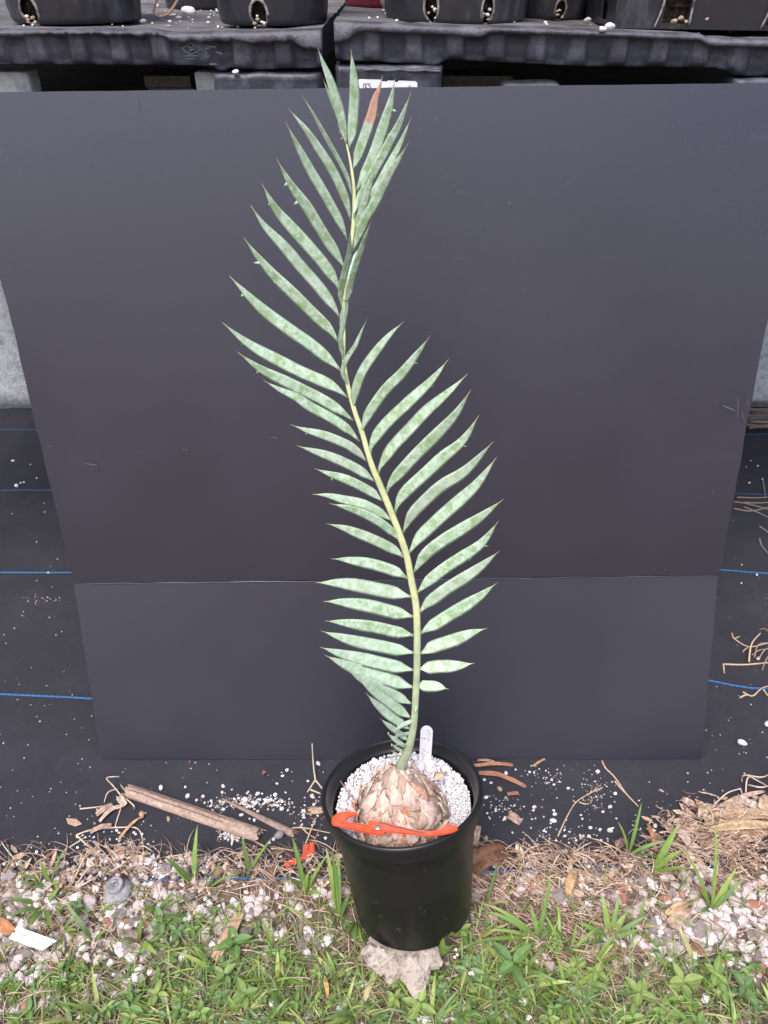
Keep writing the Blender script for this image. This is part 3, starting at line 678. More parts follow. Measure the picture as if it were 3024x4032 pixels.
# ------------------------------------------------------------------ black pot
RIMC = np.array((.021, .545, .195)); AX = unit(np.array((-.098, .27, 1.0))); POTH, RRIM, RBASE = .1825, .0962, .0735
E1 = unit(np.cross(AX, (0, 1, 0))); E2 = np.cross(AX, E1)      # E1 ~ +x (to the right), E2 ~ +y (to the back)
if E1[0] < 0: E1 = -E1
if E2[1] < 0: E2 = -E2
PM = Matrix(((E1[0], E2[0], AX[0], RIMC[0]), (E1[1], E2[1], AX[1], RIMC[1]), (E1[2], E2[2], AX[2], RIMC[2]), (0, 0, 0, 1)))
RT = np.array([[E1[0], E2[0], AX[0]], [E1[1], E2[1], AX[1]], [E1[2], E2[2], AX[2]]])
def P2W(p): return RIMC + RT @ np.asarray(p, float)
def W2P(p): return RT.T @ (np.asarray(p, float) - RIMC)
rk = rock()
vv = []
for p in rk.v:
    p = np.array(p) + RC + np.array((0, 0, .016)); q = W2P(p); lim = -POTH - .001
    if math.hypot(q[0], q[1]) < RBASE + .006 and q[2] > lim: q[2] = lim - .0006 * abs(nz(q[0], q[1], 200)); p = P2W(q)
    p[2] = max(p[2], -.012); vv.append(tuple(p - RC))
rk.v = vv; o = rk.build('rock', M['bigrock'], None, False); o.location = RC
tag(o, 'rough pinkish white limestone rock propping up the front of the black pot', 'rock')
pot = empty('flower_pot', (0, 0, 0), 'smooth black plastic plant pot tilted on a rock, holding the cycad', 'plant pot'); pot.matrix_world = PM
def rad(z): return RBASE + (.0880 - RBASE) * (z + POTH) / POTH
notch = [A(d) for d in (-55, 65, 185)]
prof = [(.001, -POTH + .006), (RBASE - .010, -POTH + .004), (RBASE - .006, -POTH), (RBASE - .0015, -POTH + .0012), (RBASE + .0006, -POTH + .004)]
prof += [(rad(z), z) for z in np.linspace(-POTH + .006, -.022, 46)]
prof += [(rad(-.02), -.0205)]
def pmod(a, z):
    k = 0
    for nn in notch:
        d = (a - nn + math.pi) % (2 * math.pi) - math.pi; k = max(k, 1 - sstep((abs(d) - .10) / .10))
    return 1 - .09 * k * max(0, 1 - (z + POTH) / .013) if z < -POTH + .014 else 1 + .0012 * math.sin(3 * a + z * 20)
wall = lathe(prof, 160, pmod)
for i, p in enumerate(wall.v):
    a = math.atan2(p[1], p[0])
    for nn in notch:
        d = (a - nn + math.pi) % (2 * math.pi) - math.pi
        if abs(d) < .17 and p[2] < -POTH + .011: wall.v[i] = (p[0], p[1], p[2] + (.010 - (p[2] + POTH) * .9) * (1 - sstep((abs(d) - .09) / .08)))
wall.build('wall', M['pot'], pot)
r0 = rad(-.02)
prof = [(r0 - .0005, -.021), (RRIM - .0025, -.0215), (RRIM - .0008, -.0205), (RRIM - .0004, -.0195), (RRIM + .0004, -.004), (RRIM, -.001), (RRIM - .0015, .0004), (RRIM - .0038, .0002), (RRIM - .0052, -.0018), (RRIM - .0060, -.010), (RRIM - .0095, -.0135), (RRIM - .0105, -.0150), (RRIM - .0125, -.060), (RRIM - .016, -.10)]
lathe(prof, 160).build('rim', M['potrim'], pot)

# ------------------------------------------------------------------ pumice in the pot (gravel)
CX, CY = -.003, -.0195            # caudex axis in the pot's own frame
CPROF = [(-.055, .052), (-.040, .0555), (-.024, .0560), (-.008, .0515), (.005, .0435), (.016, .0345), (.027, .0245), (.036, .0165), (.041, .0115), (.045, .0065), (.047, .001)]
def crad(h): return float(np.interp(h, [c[0] for c in CPROF], [c[1] for c in CPROF]))
def gravel_h(x, y): return -.0255 + .15 * y + .004 * nz(x, y, 40, 3) +   .002 * math.exp(-((math.hypot(x - CX, y - CY) - .045) / .02) ** 2)
mb = MB(); pts = []
bedv = []; bedf = []
nr, na = 10, 60
for i in range(nr + 1):
    for j in range(na):
        r = .030 + (.0815 - .030) * i / nr; a = 2 * math.pi * j / na; x, y = r * math.cos(a), r * math.sin(a); bedv.append((x, y, gravel_h(x, y) - .004))
for i in range(nr):
    for j in range(na): bedf.append((i * na + j, i * na + (j + 1) % na, (i + 1) * na + (j + 1) % na, (i + 1) * na + j))
mb.add(bedv, bedf, (.62, .60, .61))
tries = 0
while len(pts) < 1500 and tries < 60000:
    tries += 1
    a = random.uniform(0, 2 * math.pi); r = math.sqrt(random.uniform(.028 ** 2, .0825 ** 2)); x, y = r * math.cos(a), r * math.sin(a)
    fine_ = x > .04 and y < .012
    s = random.choice([.0016, .002, .0024]) if fine_ else random.choice([.002, .0024, .003, .0036, .0044, .0054, .0064])
    if y > .03 and x > 0 and random.random() < .4: s *= 1.25
    if math.hypot(x - CX, y - CY) < crad(gravel_h(x, y)) - .001 or r + s > .0830: continue
    if any((x - q[0]) ** 2 + (y - q[1]) ** 2 < (.62 * (s + q[2])) ** 2 for q in pts): continue
    pts.append((x, y, s))
    vv, ff = stone_verts(1 if s < .0026 else 2, s, tries, .28, (1.1, .9, .85))
    c = random.choice([(.80, .79, .82), (.72, .71, .74), (.84, .83, .86), (.62, .60, .62), (.76, .71, .70)])
    mb.add(vv @ rotm(random.random() * 6, random.random(), random.random()).T + np.array((x, y, gravel_h(x, y) + s * .25)), ff, c)
M['pumice'] = tinted('pumice', rough=.9, spec=.2, nscale=260, lo=.82, hi=1.06, bd=.0005)
o = mb.build('pumice_gravel', M['pumice']); o.matrix_world = PM
tag(o, 'white pumice gravel filling the black pot around the cycad', 'gravel', kind='stuff')

# ------------------------------------------------------------------ cycad
APEX = P2W((CX, CY, .044))
cycad = empty('cycad', tuple(APEX), 'young cycad with one tall blue-green frond rising from a scaly bulb in a black pot', 'plant'); OC = np.array(cycad.location)
# core
mbc = lathe([(r * .93, h) for h, r in CPROF], 72, lambda a, z: 1 + .035 * mn.noise(Vector((math.cos(a) * 3, math.sin(a) * 3, z * 60))))
mbc.v = [tuple(P2W(np.array(p) + (CX, CY, 0)) - OC) for p in mbc.v]; mbc.c = [(.62, .52, .46)] * len(mbc.v)
mbc.build('caudex', M['scale'], cycad)
def scale_piece(h0, ang, ln, wd, lift, seed, tint, curl=0.0):
    rr = random.Random(seed); mb = MB(); nu, nv = 13, 9; vs = []; cs = []
    o = Vector((rr.random() * 50, rr.random() * 50, 0)); sk = rr.uniform(-.35, .35)
    for i in range(nu + 1):
        u = i / nu; h = h0 + ln * u
        prof_w = max(.05, (1 - max(0, u - .25) / .75) ** .8) * (1 + .22 * mn.noise(Vector((u * 5, 1, 2)) + o)) + .03
        for j in range(nv + 1):
            s = j / nv * 2 - 1
            hh = h - .0035 * s * s * u + .0016 * mn.noise(Vector((u * 3, s * 2, 4)) + o)
            R = crad(hh) + .0007 + lift * (u ** 1.6) + curl * u ** 3 - .0016 * abs(s) ** 2 + .0030 * mn.noise(Vector((u * 2.2, s * 2.0, 0)) + o) + .0022 * mn.noise(Vector((u * 3.5, s * 5, 0)) + o) + .0012 * mn.noise(Vector((u * 7, s * 11, 0)) + o)
            a = ang + (s * wd * .5 * prof_w + sk * wd * u) / max(.008, crad(hh))
            vs.append(P2W((CX + R * math.cos(a), CY + R * math.sin(a), hh)) - OC)
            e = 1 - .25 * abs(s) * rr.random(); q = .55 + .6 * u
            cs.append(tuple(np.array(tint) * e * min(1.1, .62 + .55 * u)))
    fs = [(i * (nv + 1) + j, i * (nv + 1) + j + 1, (i + 1) * (nv + 1) + j + 1, (i + 1) * (nv + 1) + j) for i in range(nu) for j in range(nv)]
    mb.add(vs, fs, cs); return mb
ga = 2.399963
for k in range(112):
    f = (k % 78) / 78; h = -.052 + .086 * f ** .95 + random.uniform(-.004, .004); ang = k * ga + random.uniform(-.7, .7)
    r = crad(h); big = k < 78
    ln = random.uniform(.018, .032) * (1 - .35 * f) if big else random.uniform(.012, .026); wd = (random.uniform(.018, .030) if big else random.uniform(.004, .009)) * (.45 + .55 * r / .046)
    tint = random.choice([(1.15, 1.05, 1.0), (1.0, .9, .83), (1.2, 1.12, 1.06), (.82, .72, .66), (1.08, .98, .95)])
    if f < .3 and random.random() < .5: tint = (.66, .58, .54)
    if random.random() < .06 and .2 < f < .8: tint = (1.15, .74, .56)
    lift = random.uniform(.0003, .0042) * (1 if big else 1.6); curl = .009 if random.random() < .12 else 0
    if h < -.026: lift *= .4; curl = 0
    o = scale_piece(h, ang, ln, wd, lift, 900 + k, tint, curl).build('bark_scale', M['scale'], cycad); o.modifiers.new('thick', 'SOLIDIFY').thickness = .0006
# few orange inner patches and loose flakes seen in front
for (ang, hh, ln, wd, tint) in ((A(-78), .004, .016, .010, (1.15, .50, .28)), (A(-105), -.006, .013, .011, (1.1, .58, .36)), (A(-118), .006, .010, .008, (1.1, .6, .4)), (A(-84), -.012, .012, .007, (1.1, .5, .3))):
    o = scale_piece(hh, ang, ln, wd, .0035, int(hh * 9999) + 7, tint, .001).build('bark_scale', M['scale'], cycad); o.modifiers.new('thick', 'SOLIDIFY').thickness = .0007

# rachis
ZA = (1000, 150, .42194); ZB = (850, 800, .42194); ZC = (1200, 1200, .48222); ZD = (1200, 1900, .48222); ZE = (1200, 2650, .48222); ZG = (1300, 600, .22606); ZH = (1280, 1000, .27127); Z1 = (0, 0, 1)
def Yr(py):  # depth of the frond's axis at a height in the picture: leans gently back
    f = 1 - (py - 530) / 2520; return APEX[1] - .002 + .165 * max(-.1, f)
RPX = [(ZE, (778, 850), 70), (ZE, (790, 740), 78), (ZE, (835, 660), 72), (ZE, (863, 560), 66), (ZE, (892, 400), 58), (ZE, (905, 200), 57), (ZE, (915, 0), 56), (ZD, (917, 1400), 58), (ZD, (918, 1200), 58), (ZD, (908, 1000), 59), (ZD, (871, 800), 58), (ZD, (833, 600), 56), (ZD, (780, 440), 56), (ZD, (717, 270), 54), (ZD, (606, 0), 54), (ZC, (540, 1290), 46), (ZC, (470, 1050), 43), (ZC, (408, 870), 40), (ZC, (350, 650), 36), (ZC, (322, 480), 32), (Z1, (1353, 1400), 14), (Z1, (1354, 1327), 14), (Z1, (1352, 1222), 14), (Z1, (1363, 1095), 14), (Z1, (1377, 990), 15), (Z1, (1390, 905), 16), (Z1, (1394, 825), 16), (Z1, (1394, 749), 14), (Z1, (1386, 677), 11), (Z1, (1375, 614), 9), (Z1, (1365, 572), 6), (Z1, (1352, 530), 3)]
P = []; R = []; PX = []
for z, p, wpx in RPX:
    x, y = zoompt(z, p); q = aty(x, y, Yr(y)); P.append(q); PX.append((x, y)); R.append(wpx * z[2] / 2 * depth(q) / FPX)
P4 = resample(np.column_stack([P, R]), 150); R4 = P4[:, 3]
mb = MB(); cs = []
k8 = 10; vs = []; fs = []
for i in range(150):
    tdir = P4[min(i + 1, 149), :3] - P4[max(0, i - 1), :3]; a, b_ = frame(tdir, (0, -1, .3)); f = i / 149
    c0 = np.array((.33, .38, .20)) if f > .08 else np.array((.24, .23, .12)); c1 = np.array((.53, .57, .30)); cc = c0 * (1 - sstep((f - .05) / .4)) + c1 * sstep((f - .05) / .4)
    if f < .30: cc = cc * .6 + .4 * np.array((.33, .45, .34))
    for j in range(k8):
        q = 2 * math.pi * j / k8; rr_ = R4[i] * (1 + .04 * nz(i, j, .2, 3)); groove = .72 if math.sin(q) > .9 else 1
        vs.append(P4[i, :3] + rr_ * (math.cos(q) * a + groove * math.sin(q) * b_) - OC); cs.append(cc)
for i in range(149):
    for j in range(k8): fs.append((i * k8 + j, i * k8 + (j + 1) % k8, (i + 1) * k8 + (j + 1) % k8, (i + 1) * k8 + j))
mb.add(vs, fs, cs); mb.build('rachis', M['rachis'], cycad)

# leaflets
def leaflet(z, pts, wpx, spines=(), dy=.22, brown=None, bloom=.85, name='leaflet', lift=0.0, fold=.09, tipback=0.0):
    """pts run tip -> base or base -> tip in picture coordinates; converted to points standing off the frond axis"""
    px = [zoompt(z, p) for p in pts]
    rp = np.array(PX); d0 = np.min(np.hypot(*(rp - px[0]).T)); d1 = np.min(np.hypot(*(rp - px[-1]).T))
    if d0 > d1: px = px[::-1]
    px = resample(px, 20); L = np.linalg.norm(np.diff(px, axis=0), axis=1).sum()
    Yb = Yr(px[0][1]); Zb = depth(aty(*px[0], Yb)); Lm = L / FPX * Zb
    P = []
    for i, q in enumerate(px):
        t_ = i / 19; P.append(aty(q[0], q[1], Yb - dy * Lm * t_ ** 1.25 - lift))
    P = np.array(P); wm = wpx * z[2] / FPX * Zb * 1.02; rr = random.Random(int(px[0][1] * 7 + px[-1][0]))
    n0 = unit(np.array((rr.uniform(-.35, .35), -.84, .56 + rr.uniform(-.25, .25))))
    vs = []; cs = []; ring = 8; t20 = np.linspace(0, 1, 20)
    spike = 1 - min(.10, .0045 / max(Lm, .01))
    for i in range(20):
        t_ = t20[i]; td = unit(P[min(i + 1, 19)] - P[max(0, i - 1)]); s = unit(np.cross(td, n0)); n = np.cross(s, td)
        if n @ n0 < 0: n = -n
        if t_ < spike:
            q = t_ / spike; wv = .16 + .84 * sstep(q / .20); 
            wv *= 1 if q < .5 else max(.0, 1 - ((q - .5) / .5) ** 1.95); wv = max(wv, .05)
        else: wv = .05 * (1 - (t_ - spike) / (1 - spike)) + .006
        hw = wm / 2 * wv; wob = .06 * wm * nz(t_ * 4, rr.random() * 0 + px[0][1], 1, 5) * wv
        th = .00035 * min(1, wv * 4); f_ = fold * hw
        prof_ = [(-1, -.0 * f_, 0), (-.55, f_ * -.55 + th * .7, 0), (0, -f_ + th, 0), (.55, -f_ * .55 + th * .7, 0), (1, 0, 0), (.55, -f_ * .55 - th * .7, 0), (0, -f_ - th, 0), (-.55, -f_ * .55 - th * .7, 0)]
        br = 0.0
        if brown is not None: br = 1.0 if t_ > brown + .015 else 0.0
        for (u, o_, _) in prof_:
            vs.append(P[i] + s * (u * hw + wob) + n * o_ - OC); cs.append((t_, br, bloom if abs(u) < .9 else bloom * .4))
    fs = [(i * ring + j, i * ring + (j + 1) % ring, (i + 1) * ring + (j + 1) % ring, (i + 1) * ring + j) for i in range(19) for j in range(ring)]
    fs += [tuple(range(ring))[::-1], tuple(range(19 * ring, 20 * ring))]
    mb = MB(); mb.add(vs, fs, cs)
    # marginal spines
    pz = np.array([[(q - np.array(z[:2])) / z[2]] for q in px])[:, 0]
    for sx, sy in spines:
        i = int(np.argmin(np.hypot(pz[:, 0] - sx, pz[:, 1] - sy))); i = min(max(i, 2), 17)
        td = unit(P[i + 1] - P[i - 1]); s = unit(np.cross(td, n0)); q = zoompt(z, (sx, sy)); T = aty(q[0], q[1], P[i][1])
        if (T - P[i]) @ s < 0: s = -s
        t_ = t20[i]; qq = t_ / spike; wv = 1 if qq < .5 else max(.05, 1 - ((qq - .5) / .5) ** 1.95); hw = wm / 2 * wv
        e1, e2 = vs[ring * i] + OC, vs[ring * i + 4] + OC; e = e1 if np.linalg.norm(e1 - T) < np.linalg.norm(e2 - T) else e2; s = s if s @ (e - P[i]) > 0 else -s; T = e + unit(T - e) * min(np.linalg.norm(T - e) + .002, .008)
        a = e - td * .0030 - s * .0010; b_ = e + td * .0012 - s * .0010
        nn = np.cross(s, td) * .00012
        mb.add([a + nn - OC, b_ + nn - OC, T - OC, a - nn - OC, b_ - nn - OC], [(0, 1, 2), (4, 3, 2), (0, 2, 3), (1, 4, 2), (0, 3, 4, 1)], [(.5, 0, .5), (.5, 0, .5), (.90, 0, .3), (.5, 0, .5), (.5, 0, .5)])
    return mb.build(name, M['leaf'], cycad)
LF = [
 # upper part (zoom A)
 (ZA, [(863, 1000), (812, 720), (725, 430), (642, 225), (592, 78)], 92, [], .10), (ZA, [(860, 985), (786, 740), (698, 520), (632, 345)], 34, [], .22),
 (ZA, [(885, 1035), (918, 850), (938, 600), (930, 350), (905, 100)], 95, [(985, 620)], .12), (ZA, [(925, 1230), (1000, 1010), (1090, 750), (1132, 570), (1168, 478), (1202, 345)], 98, [(1180, 515), (1158, 722)], .18, .5),
 (ZA, [(950, 1430), (1080, 1180), (1195, 880), (1270, 620), (1318, 370)], 100, [(1325, 680), (1262, 900)], .2), (ZA, [(947, 1645), (1020, 1440), (1130, 1230), (1262, 980), (1370, 770), (1470, 495)], 84, [], .3),
 (Z1, [(1397, 912), (1413, 871), (1445, 803), (1488, 731), (1545, 627), (1582, 551), (1620, 460)], 31, [], .26), (Z1, [(1389, 989), (1417, 912), (1445, 849), (1466, 818), (1494, 763), (1537, 679), (1580, 612), (1610, 557)], 35, [], .36),
 (Z1, [(1399, 905), (1427, 826), (1447, 754), (1472, 678), (1481, 650)], 30, [], .42), (Z1, [(1384, 871), (1400, 808), (1414, 775), (1424, 733)], 21, [], .5),
 (Z1, [(1360, 1200), (1375, 1152), (1388, 1085), (1413, 1007), (1436, 939), (1462, 868)], 25, [(1386, 1072)], .4), (Z1, [(1345, 1210), (1343, 1149), (1356, 1081), (1372, 1013), (1377, 962), (1379, 916), (1382, 885)], 25, [], .7),
 (Z1, [(1366, 1135), (1371, 1105), (1375, 1086), (1388, 1041), (1405, 987)], 17, [], .6), (Z1, [(1353, 1425), (1342, 1339), (1353, 1271), (1367, 1203), (1368, 1163), (1371, 1117)], 25, [(1350, 1178)], .75),
 (Z1, [(1372, 1524), (1351, 1475), (1354, 1439), (1380, 1388), (1399, 1361), (1426, 1298), (1447, 1252)], 21, [(1372, 1385)], .5), (Z1, [(1342, 1300), (1343, 1250), (1352, 1205), (1356, 1190)], 12, [], .5),
 # right side downwards
 (ZC, [(810, 135), (700, 240), (590, 370), (480, 530), (420, 680), (400, 780), (405, 850)], 76, [(572, 458)], .3), (ZC, [(1027, 247), (920, 400), (790, 560), (660, 690), (545, 850), (482, 980), (468, 1050)], 80, [(918, 480), (785, 608)], .3),
 (ZC, [(1178, 438), (1050, 600), (880, 765), (700, 930), (580, 1080), (532, 1190), (540, 1222)], 92, [(1058, 662)], .28), (ZC, [(1330, 563), (1190, 700), (1000, 860), (850, 1020), (700, 1180), (620, 1310), (600, 1385)], 96, [], .26),
 (ZC, [(1360, 687), (1240, 880), (1080, 1060), (920, 1220), (780, 1370), (690, 1480), (668, 1550)], 96, [(1096, 1103)], .24), (ZC, [(1425, 898), (1290, 1110), (1110, 1260), (960, 1400), (830, 1520), (760, 1620), (738, 1705)], 98, [(1324, 1158)], .24),
 (ZC, [(1543, 1113), (1330, 1340), (1130, 1470), (980, 1600), (880, 1710), (818, 1830), (800, 1868)], 98, [(1300, 1422)], .22), (ZD, [(1570, -212), (1400, 20), (1220, 185), (1050, 340), (930, 460), (862, 560), (846, 585)], 98, [(1305, 170)], .22),
 (ZD, [(1623, 135), (1450, 270), (1270, 390), (1120, 480), (1000, 580), (920, 690), (886, 742)], 104, [], .2), (ZD, [(1585, 310), (1450, 490), (1300, 600), (1150, 700), (1030, 790), (950, 870), (914, 902)], 100, [(1494, 520), (1346, 648)], .2),
 (ZD, [(1595, 555), (1430, 690), (1270, 800), (1120, 900), (1000, 990), (934, 1068)], 100, [], .2), (ZD, [(1575, 815), (1400, 950), (1240, 1050), (1090, 1140), (990, 1200), (944, 1238)], 104, [(1290, 1084)], .2),
 (ZD, [(1490, 1190), (1370, 1225), (1230, 1285), (1080, 1330), (990, 1375), (944, 1398)], 106, [(1250, 1348)], .2), (ZD, [(1390, 1473), (1280, 1492), (1130, 1502), (1000, 1512), (935, 1522)], 104, [], .2), (ZD, [(1180, 1688), (1080, 1668), (990, 1663), (922, 1662)], 98, [], .25),
 # left side downwards
 (ZA, [(442, 522), (560, 720), (690, 960), (800, 1160), (880, 1330), (918, 1490)], 46, [], .25), (ZA, [(317, 652), (480, 850), (600, 1030), (740, 1250), (850, 1500), (905, 1710)], 82, [], .2), (ZA, [(293, 778), (420, 1030), (560, 1290), (700, 1530), (820, 1760), (870, 1891)], 86, [], .2),
 (ZB, [(565, -421), (705, -161), (856, 49), (1000, 290), (1120, 470), (1205, 612)], 108, [(642, -170), (735, 5)], .18), (ZB, [(423, -195), (556, 50), (700, 225), (860, 400), (1000, 560), (1100, 700), (1170, 832)], 106, [(485, 28), (600, 185)], .18),
 (ZB, [(322, 15), (450, 205), (620, 390), (790, 590), (950, 770), (1090, 950), (1164, 1078)], 106, [(450, 258)], .18), (ZB, [(255, 315), (400, 510), (570, 700), (760, 880), (930, 1050), (1070, 1190), (1152, 1312)], 106, [(365, 557), (555, 757)], .18),
 (ZB, [(120, 672), (290, 850), (470, 1020), (660, 1165), (860, 1300), (1040, 1450), (1180, 1575)], 110, [(232, 875)], .18), (ZB, [(57, 1110), (250, 1270), (450, 1400), (700, 1530), (930, 1635), (1100, 1715), (1235, 1815)], 110, [(237, 1318), (402, 1414)], .2),
 (ZB, [(197, 1385), (400, 1535), (600, 1640), (800, 1740), (1000, 1840), (1150, 1930), (1282, 2028)], 104, [(378, 1590)], .24), (ZC, [(-345, 612), (-200, 695), (-70, 754), (40, 830), (200, 915), (350, 1015), (448, 1118)], 78, [], .3),
 (ZC, [(-118, 977), (0, 1020), (170, 1070), (330, 1135), (430, 1205), (505, 1280)], 74, [(8, 1062)], .28), (ZC, [(-69, 1148), (40, 1185), (200, 1235), (380, 1318), (500, 1390), (570, 1445)], 78, [], .28), (ZC, [(72, 1335), (200, 1380), (350, 1430), (500, 1505), (636, 1605)], 76, [(217, 1440)], .26),
 (ZD, [(55, 95), (180, 105), (320, 140), (480, 180), (610, 245), (715, 312)], 76, [], .24), (ZD, [(195, 170), (330, 200), (480, 255), (620, 330), (710, 405), (775, 475)], 76, [], .3), (ZD, [(172, 333), (330, 375), (500, 440), (650, 508), (760, 570), (812, 618)], 82, [], .26),
 (ZD, [(212, 622), (350, 632), (500, 660), (650, 698), (760, 740), (842, 785)], 92, [], .24), (ZD, [(85, 817), (250, 820), (420, 845), (600, 875), (760, 910), (868, 932)], 112, [], .22), (ZD, [(145, 970), (300, 975), (460, 1000), (620, 1030), (770, 1072), (888, 1096)], 112, [], .22),
 (ZD, [(160, 1130), (300, 1142), (450, 1165), (620, 1195), (780, 1228), (894, 1250)], 106, [], .22), (ZD, [(130, 1210), (280, 1258), (450, 1308), (620, 1340), (780, 1372), (894, 1392)], 106, [(437, 1362)], .22), (ZD, [(122, 1342), (280, 1392), (450, 1440), (620, 1475), (770, 1510), (890, 1532)], 110, [(392, 1497)], .22),
 (ZD, [(160, 1407), (330, 1488), (500, 1553), (660, 1600), (800, 1650), (888, 1672)], 110, [(435, 1592)], .26), (ZD, [(340, 1520), (440, 1590), (560, 1650), (700, 1720), (800, 1778), (874, 1806)], 92, [], .3), (ZD, [(430, 1597), (550, 1690), (680, 1790), (790, 1872), (868, 1922)], 84, [], .3),
 (ZD, [(495, 1715), (600, 1820), (700, 1908), (790, 1970), (860, 2016)], 72, [], .3), (ZE, [(607, 365), (690, 430), (770, 492), (838, 552)], 54, [], .3), (ZE, [(672, 490), (740, 545), (818, 606)], 42, [(685, 486)], .3), (ZE, [(708, 583), (755, 615), (800, 648)], 30, [], .3), (ZE, [(705, 635), (740, 655), (784, 674)], 16, [], .3),
 (ZE, [(710, 487), (800, 425), (892, 385)], 38, [], .9), (ZE, [(695, 533), (780, 505), (872, 490)], 36, [(760, 535)], .9), (ZE, [(685, 597), (770, 586), (860, 580)], 14, [(712, 582)], .9), (ZE, [(775, 652), (830, 650)], 8, [], .8), (ZE, [(915, 255), (908, 290), (898, 325)], 20, [], 1.0),
]
rl = random.Random(3)
for e in LF:
    py = zoompt(e[0], e[1][0])[1]; bl = .85
    if e[0] in (ZE,) or (e[0] == ZD and e[1][0][1] > 1180 and e[1][0][0] < 600): bl = .35
    leaflet(e[0], e[1], e[2], e[3], e[4] + rl.uniform(-.05, .05), e[5] if len(e) > 5 else None, bl)
# dried bit at the frond tip
mb = MB()
for a, b_ in (((1352, 530), (1337, 511)), ((1354, 545), (1342, 548)), ((1347, 520), (1334, 524))):
    p, q = aty(*a, Yr(530)), aty(*b_, Yr(530) - .004); tube(mb, [p - OC, (p + q) / 2 - OC + np.array((.001, 0, .001)), q - OC], [.0008, .0012, .0004], 5, (.35, .28, .18))
mb.build('dried_tip', M['straw'], cycad)

# ------------------------------------------------------------------ plant label in the pot
LBc = P2W((0, 0, 0)); yl = P2W((.027, .060, -.012))[1]
lab = empty('plant_label', tuple(aty(1672, 3012, yl)), 'white plastic plant label with faint handwriting standing behind the frond in the pot', 'label'); OLb = np.array(lab.location)
tilt = .10
def lp(x, y, d=0.0):
    f = (3012 - y) / 150.0; return aty(x, y, yl + .012 * f - d) - OLb
ol = [(1648, 3040), (1656, 2880)] + [(1680 - 24.5 * math.cos(q), 2884 - 24.5 * math.sin(q)) for q in np.linspace(.1, math.pi - .05, 14)] + [(1704, 2885), (1694, 3040)]
mb = MB(); fr = [lp(*p) for p in ol]; bk = [p + np.array((0, .0008, .0002)) for p in fr]; n_ = len(ol)
mb.add(fr + bk, [tuple(range(n_)), tuple(range(n_, 2 * n_))[::-1]] + [(i, n_ + i, n_ + (i + 1) % n_, (i + 1) % n_) for i in range(n_)]); mb.build('tag_strip', M['white'], lab, smooth=False)
ZT = (1600, 2820, .09645)
mb = MB(); mf = MB()
def wr(m_, pts, wd=.00035): ribbon(m_, [lp(*zoompt(ZT, p), .0001) for p in pts], wd, (0, -.97, .2), .00008)
wr(mb, [(635, 880), (945, 940)]); wr(mb, [(640, 885), (645, 960)]); wr(mb, [(752, 905), (748, 975)]); wr(mb, [(940, 940), (900, 1050)])
wr(mb, [(655, 1402), (930, 1510)]); wr(mf, [(610, 1310), (740, 1392)]); wr(mf, [(545, 1440), (640, 1480), (760, 1600), (700, 1630), (620, 1560), (650, 1500)])
wr(mf, [(660, 1650), (740, 1660), (650, 1720), (730, 1730), (640, 1800), (700, 1820)])
wr(mf, [(780, 560), (880, 575), (900, 620), (840, 700), (980, 740), (860, 770)]); wr(mf, [(900, 560), (960, 680), (1000, 760)]); wr(mf, [(880, 830), (960, 780), (980, 860), (900, 870)])
mb.build('handwriting', M['pencil'], lab, smooth=False); mf.build('faded_handwriting', M['faint'], lab, smooth=False)

# ------------------------------------------------------------------ orange double hook lying on the bulb
ZO = (1300, 3160, .31344)
hp0 = P2W((0, -.066, .0115)); hn = unit(AX + np.array((0, -.22, .0)))
hook = empty('hook_tool', tuple(hp0), 'bright orange plastic double hook with a small steel rivet lying in the black pot', 'hook'); OH = np.array(hook.location)
def hpt(x, y, up_=0.0): q = zoompt(ZO, (x, y)); return onplane(q[0], q[1], hp0, hn) - OH + hn * up_
def plate(mb, ol, z0, th):
    ol = [tuple(p) for p in resample(ol + [ol[0]], 72)[:-1]]
    n_ = len(ol); tp = [hpt(x, y, z0) for x, y in ol]; bt = [p - hn * th for p in tp]
    ar = sum(tp[i][0] * tp[(i + 1) % n_][1] - tp[(i + 1) % n_][0] * tp[i][1] for i in range(n_))
    if ar < 0: tp = tp[::-1]; bt = bt[::-1]
    mb.add(tp + bt, [tuple(range(n_)), tuple(range(n_, 2 * n_))[::-1]] + [((i + 1) % n_, i, n_ + i, n_ + (i + 1) % n_) for i in range(n_)])
mb = MB(); plate(mb, [(18, 250), (28, 195), (75, 142), (150, 113), (250, 112), (330, 128), (338, 150), (300, 152), (240, 172), (205, 205), (215, 232), (300, 252), (400, 262), (540, 285), (640, 300), (690, 360), (640, 392), (560, 388), (480, 372), (300, 330), (130, 292), (30, 268)], 0, .0032)
mb.build('left_half', M['orange'], hook, smooth=False)
mb = MB(); plate(mb, [(480, 250), (520, 238), (620, 256), (800, 296), (1000, 345), (1160, 372), (1300, 370), (1400, 340), (1450, 312), (1440, 290), (1490, 284), (1560, 300), (1612, 335), (1540, 376), (1420, 402), (1280, 418), (1180, 420), (1000, 400), (720, 372), (560, 340), (490, 305)], .0024, .0030)
mb.build('right_half', M['orange'], hook, smooth=False)
c0 = hpt(598, 327, .0026); a1 = unit(hpt(700, 345) - hpt(598, 327)); a2 = unit(np.cross(hn, a1)); mb = MB()
n_ = 20; vs = [c0 + .0030 * (math.cos(q) * a1 + math.sin(q) * a2) for q in np.linspace(0, 2 * math.pi, n_, endpoint=False)]; vs += [c0 + hn * .0007 + .0022 * (math.cos(q) * a1 + math.sin(q) * a2) for q in np.linspace(0, 2 * math.pi, n_, endpoint=False)]
mb.add(vs, [tuple(range(n_, 2 * n_))] + [(i, (i + 1) % n_, n_ + (i + 1) % n_, n_ + i) for i in range(n_)]); mb.build('rivet', M['steel'], hook)
mb = MB()
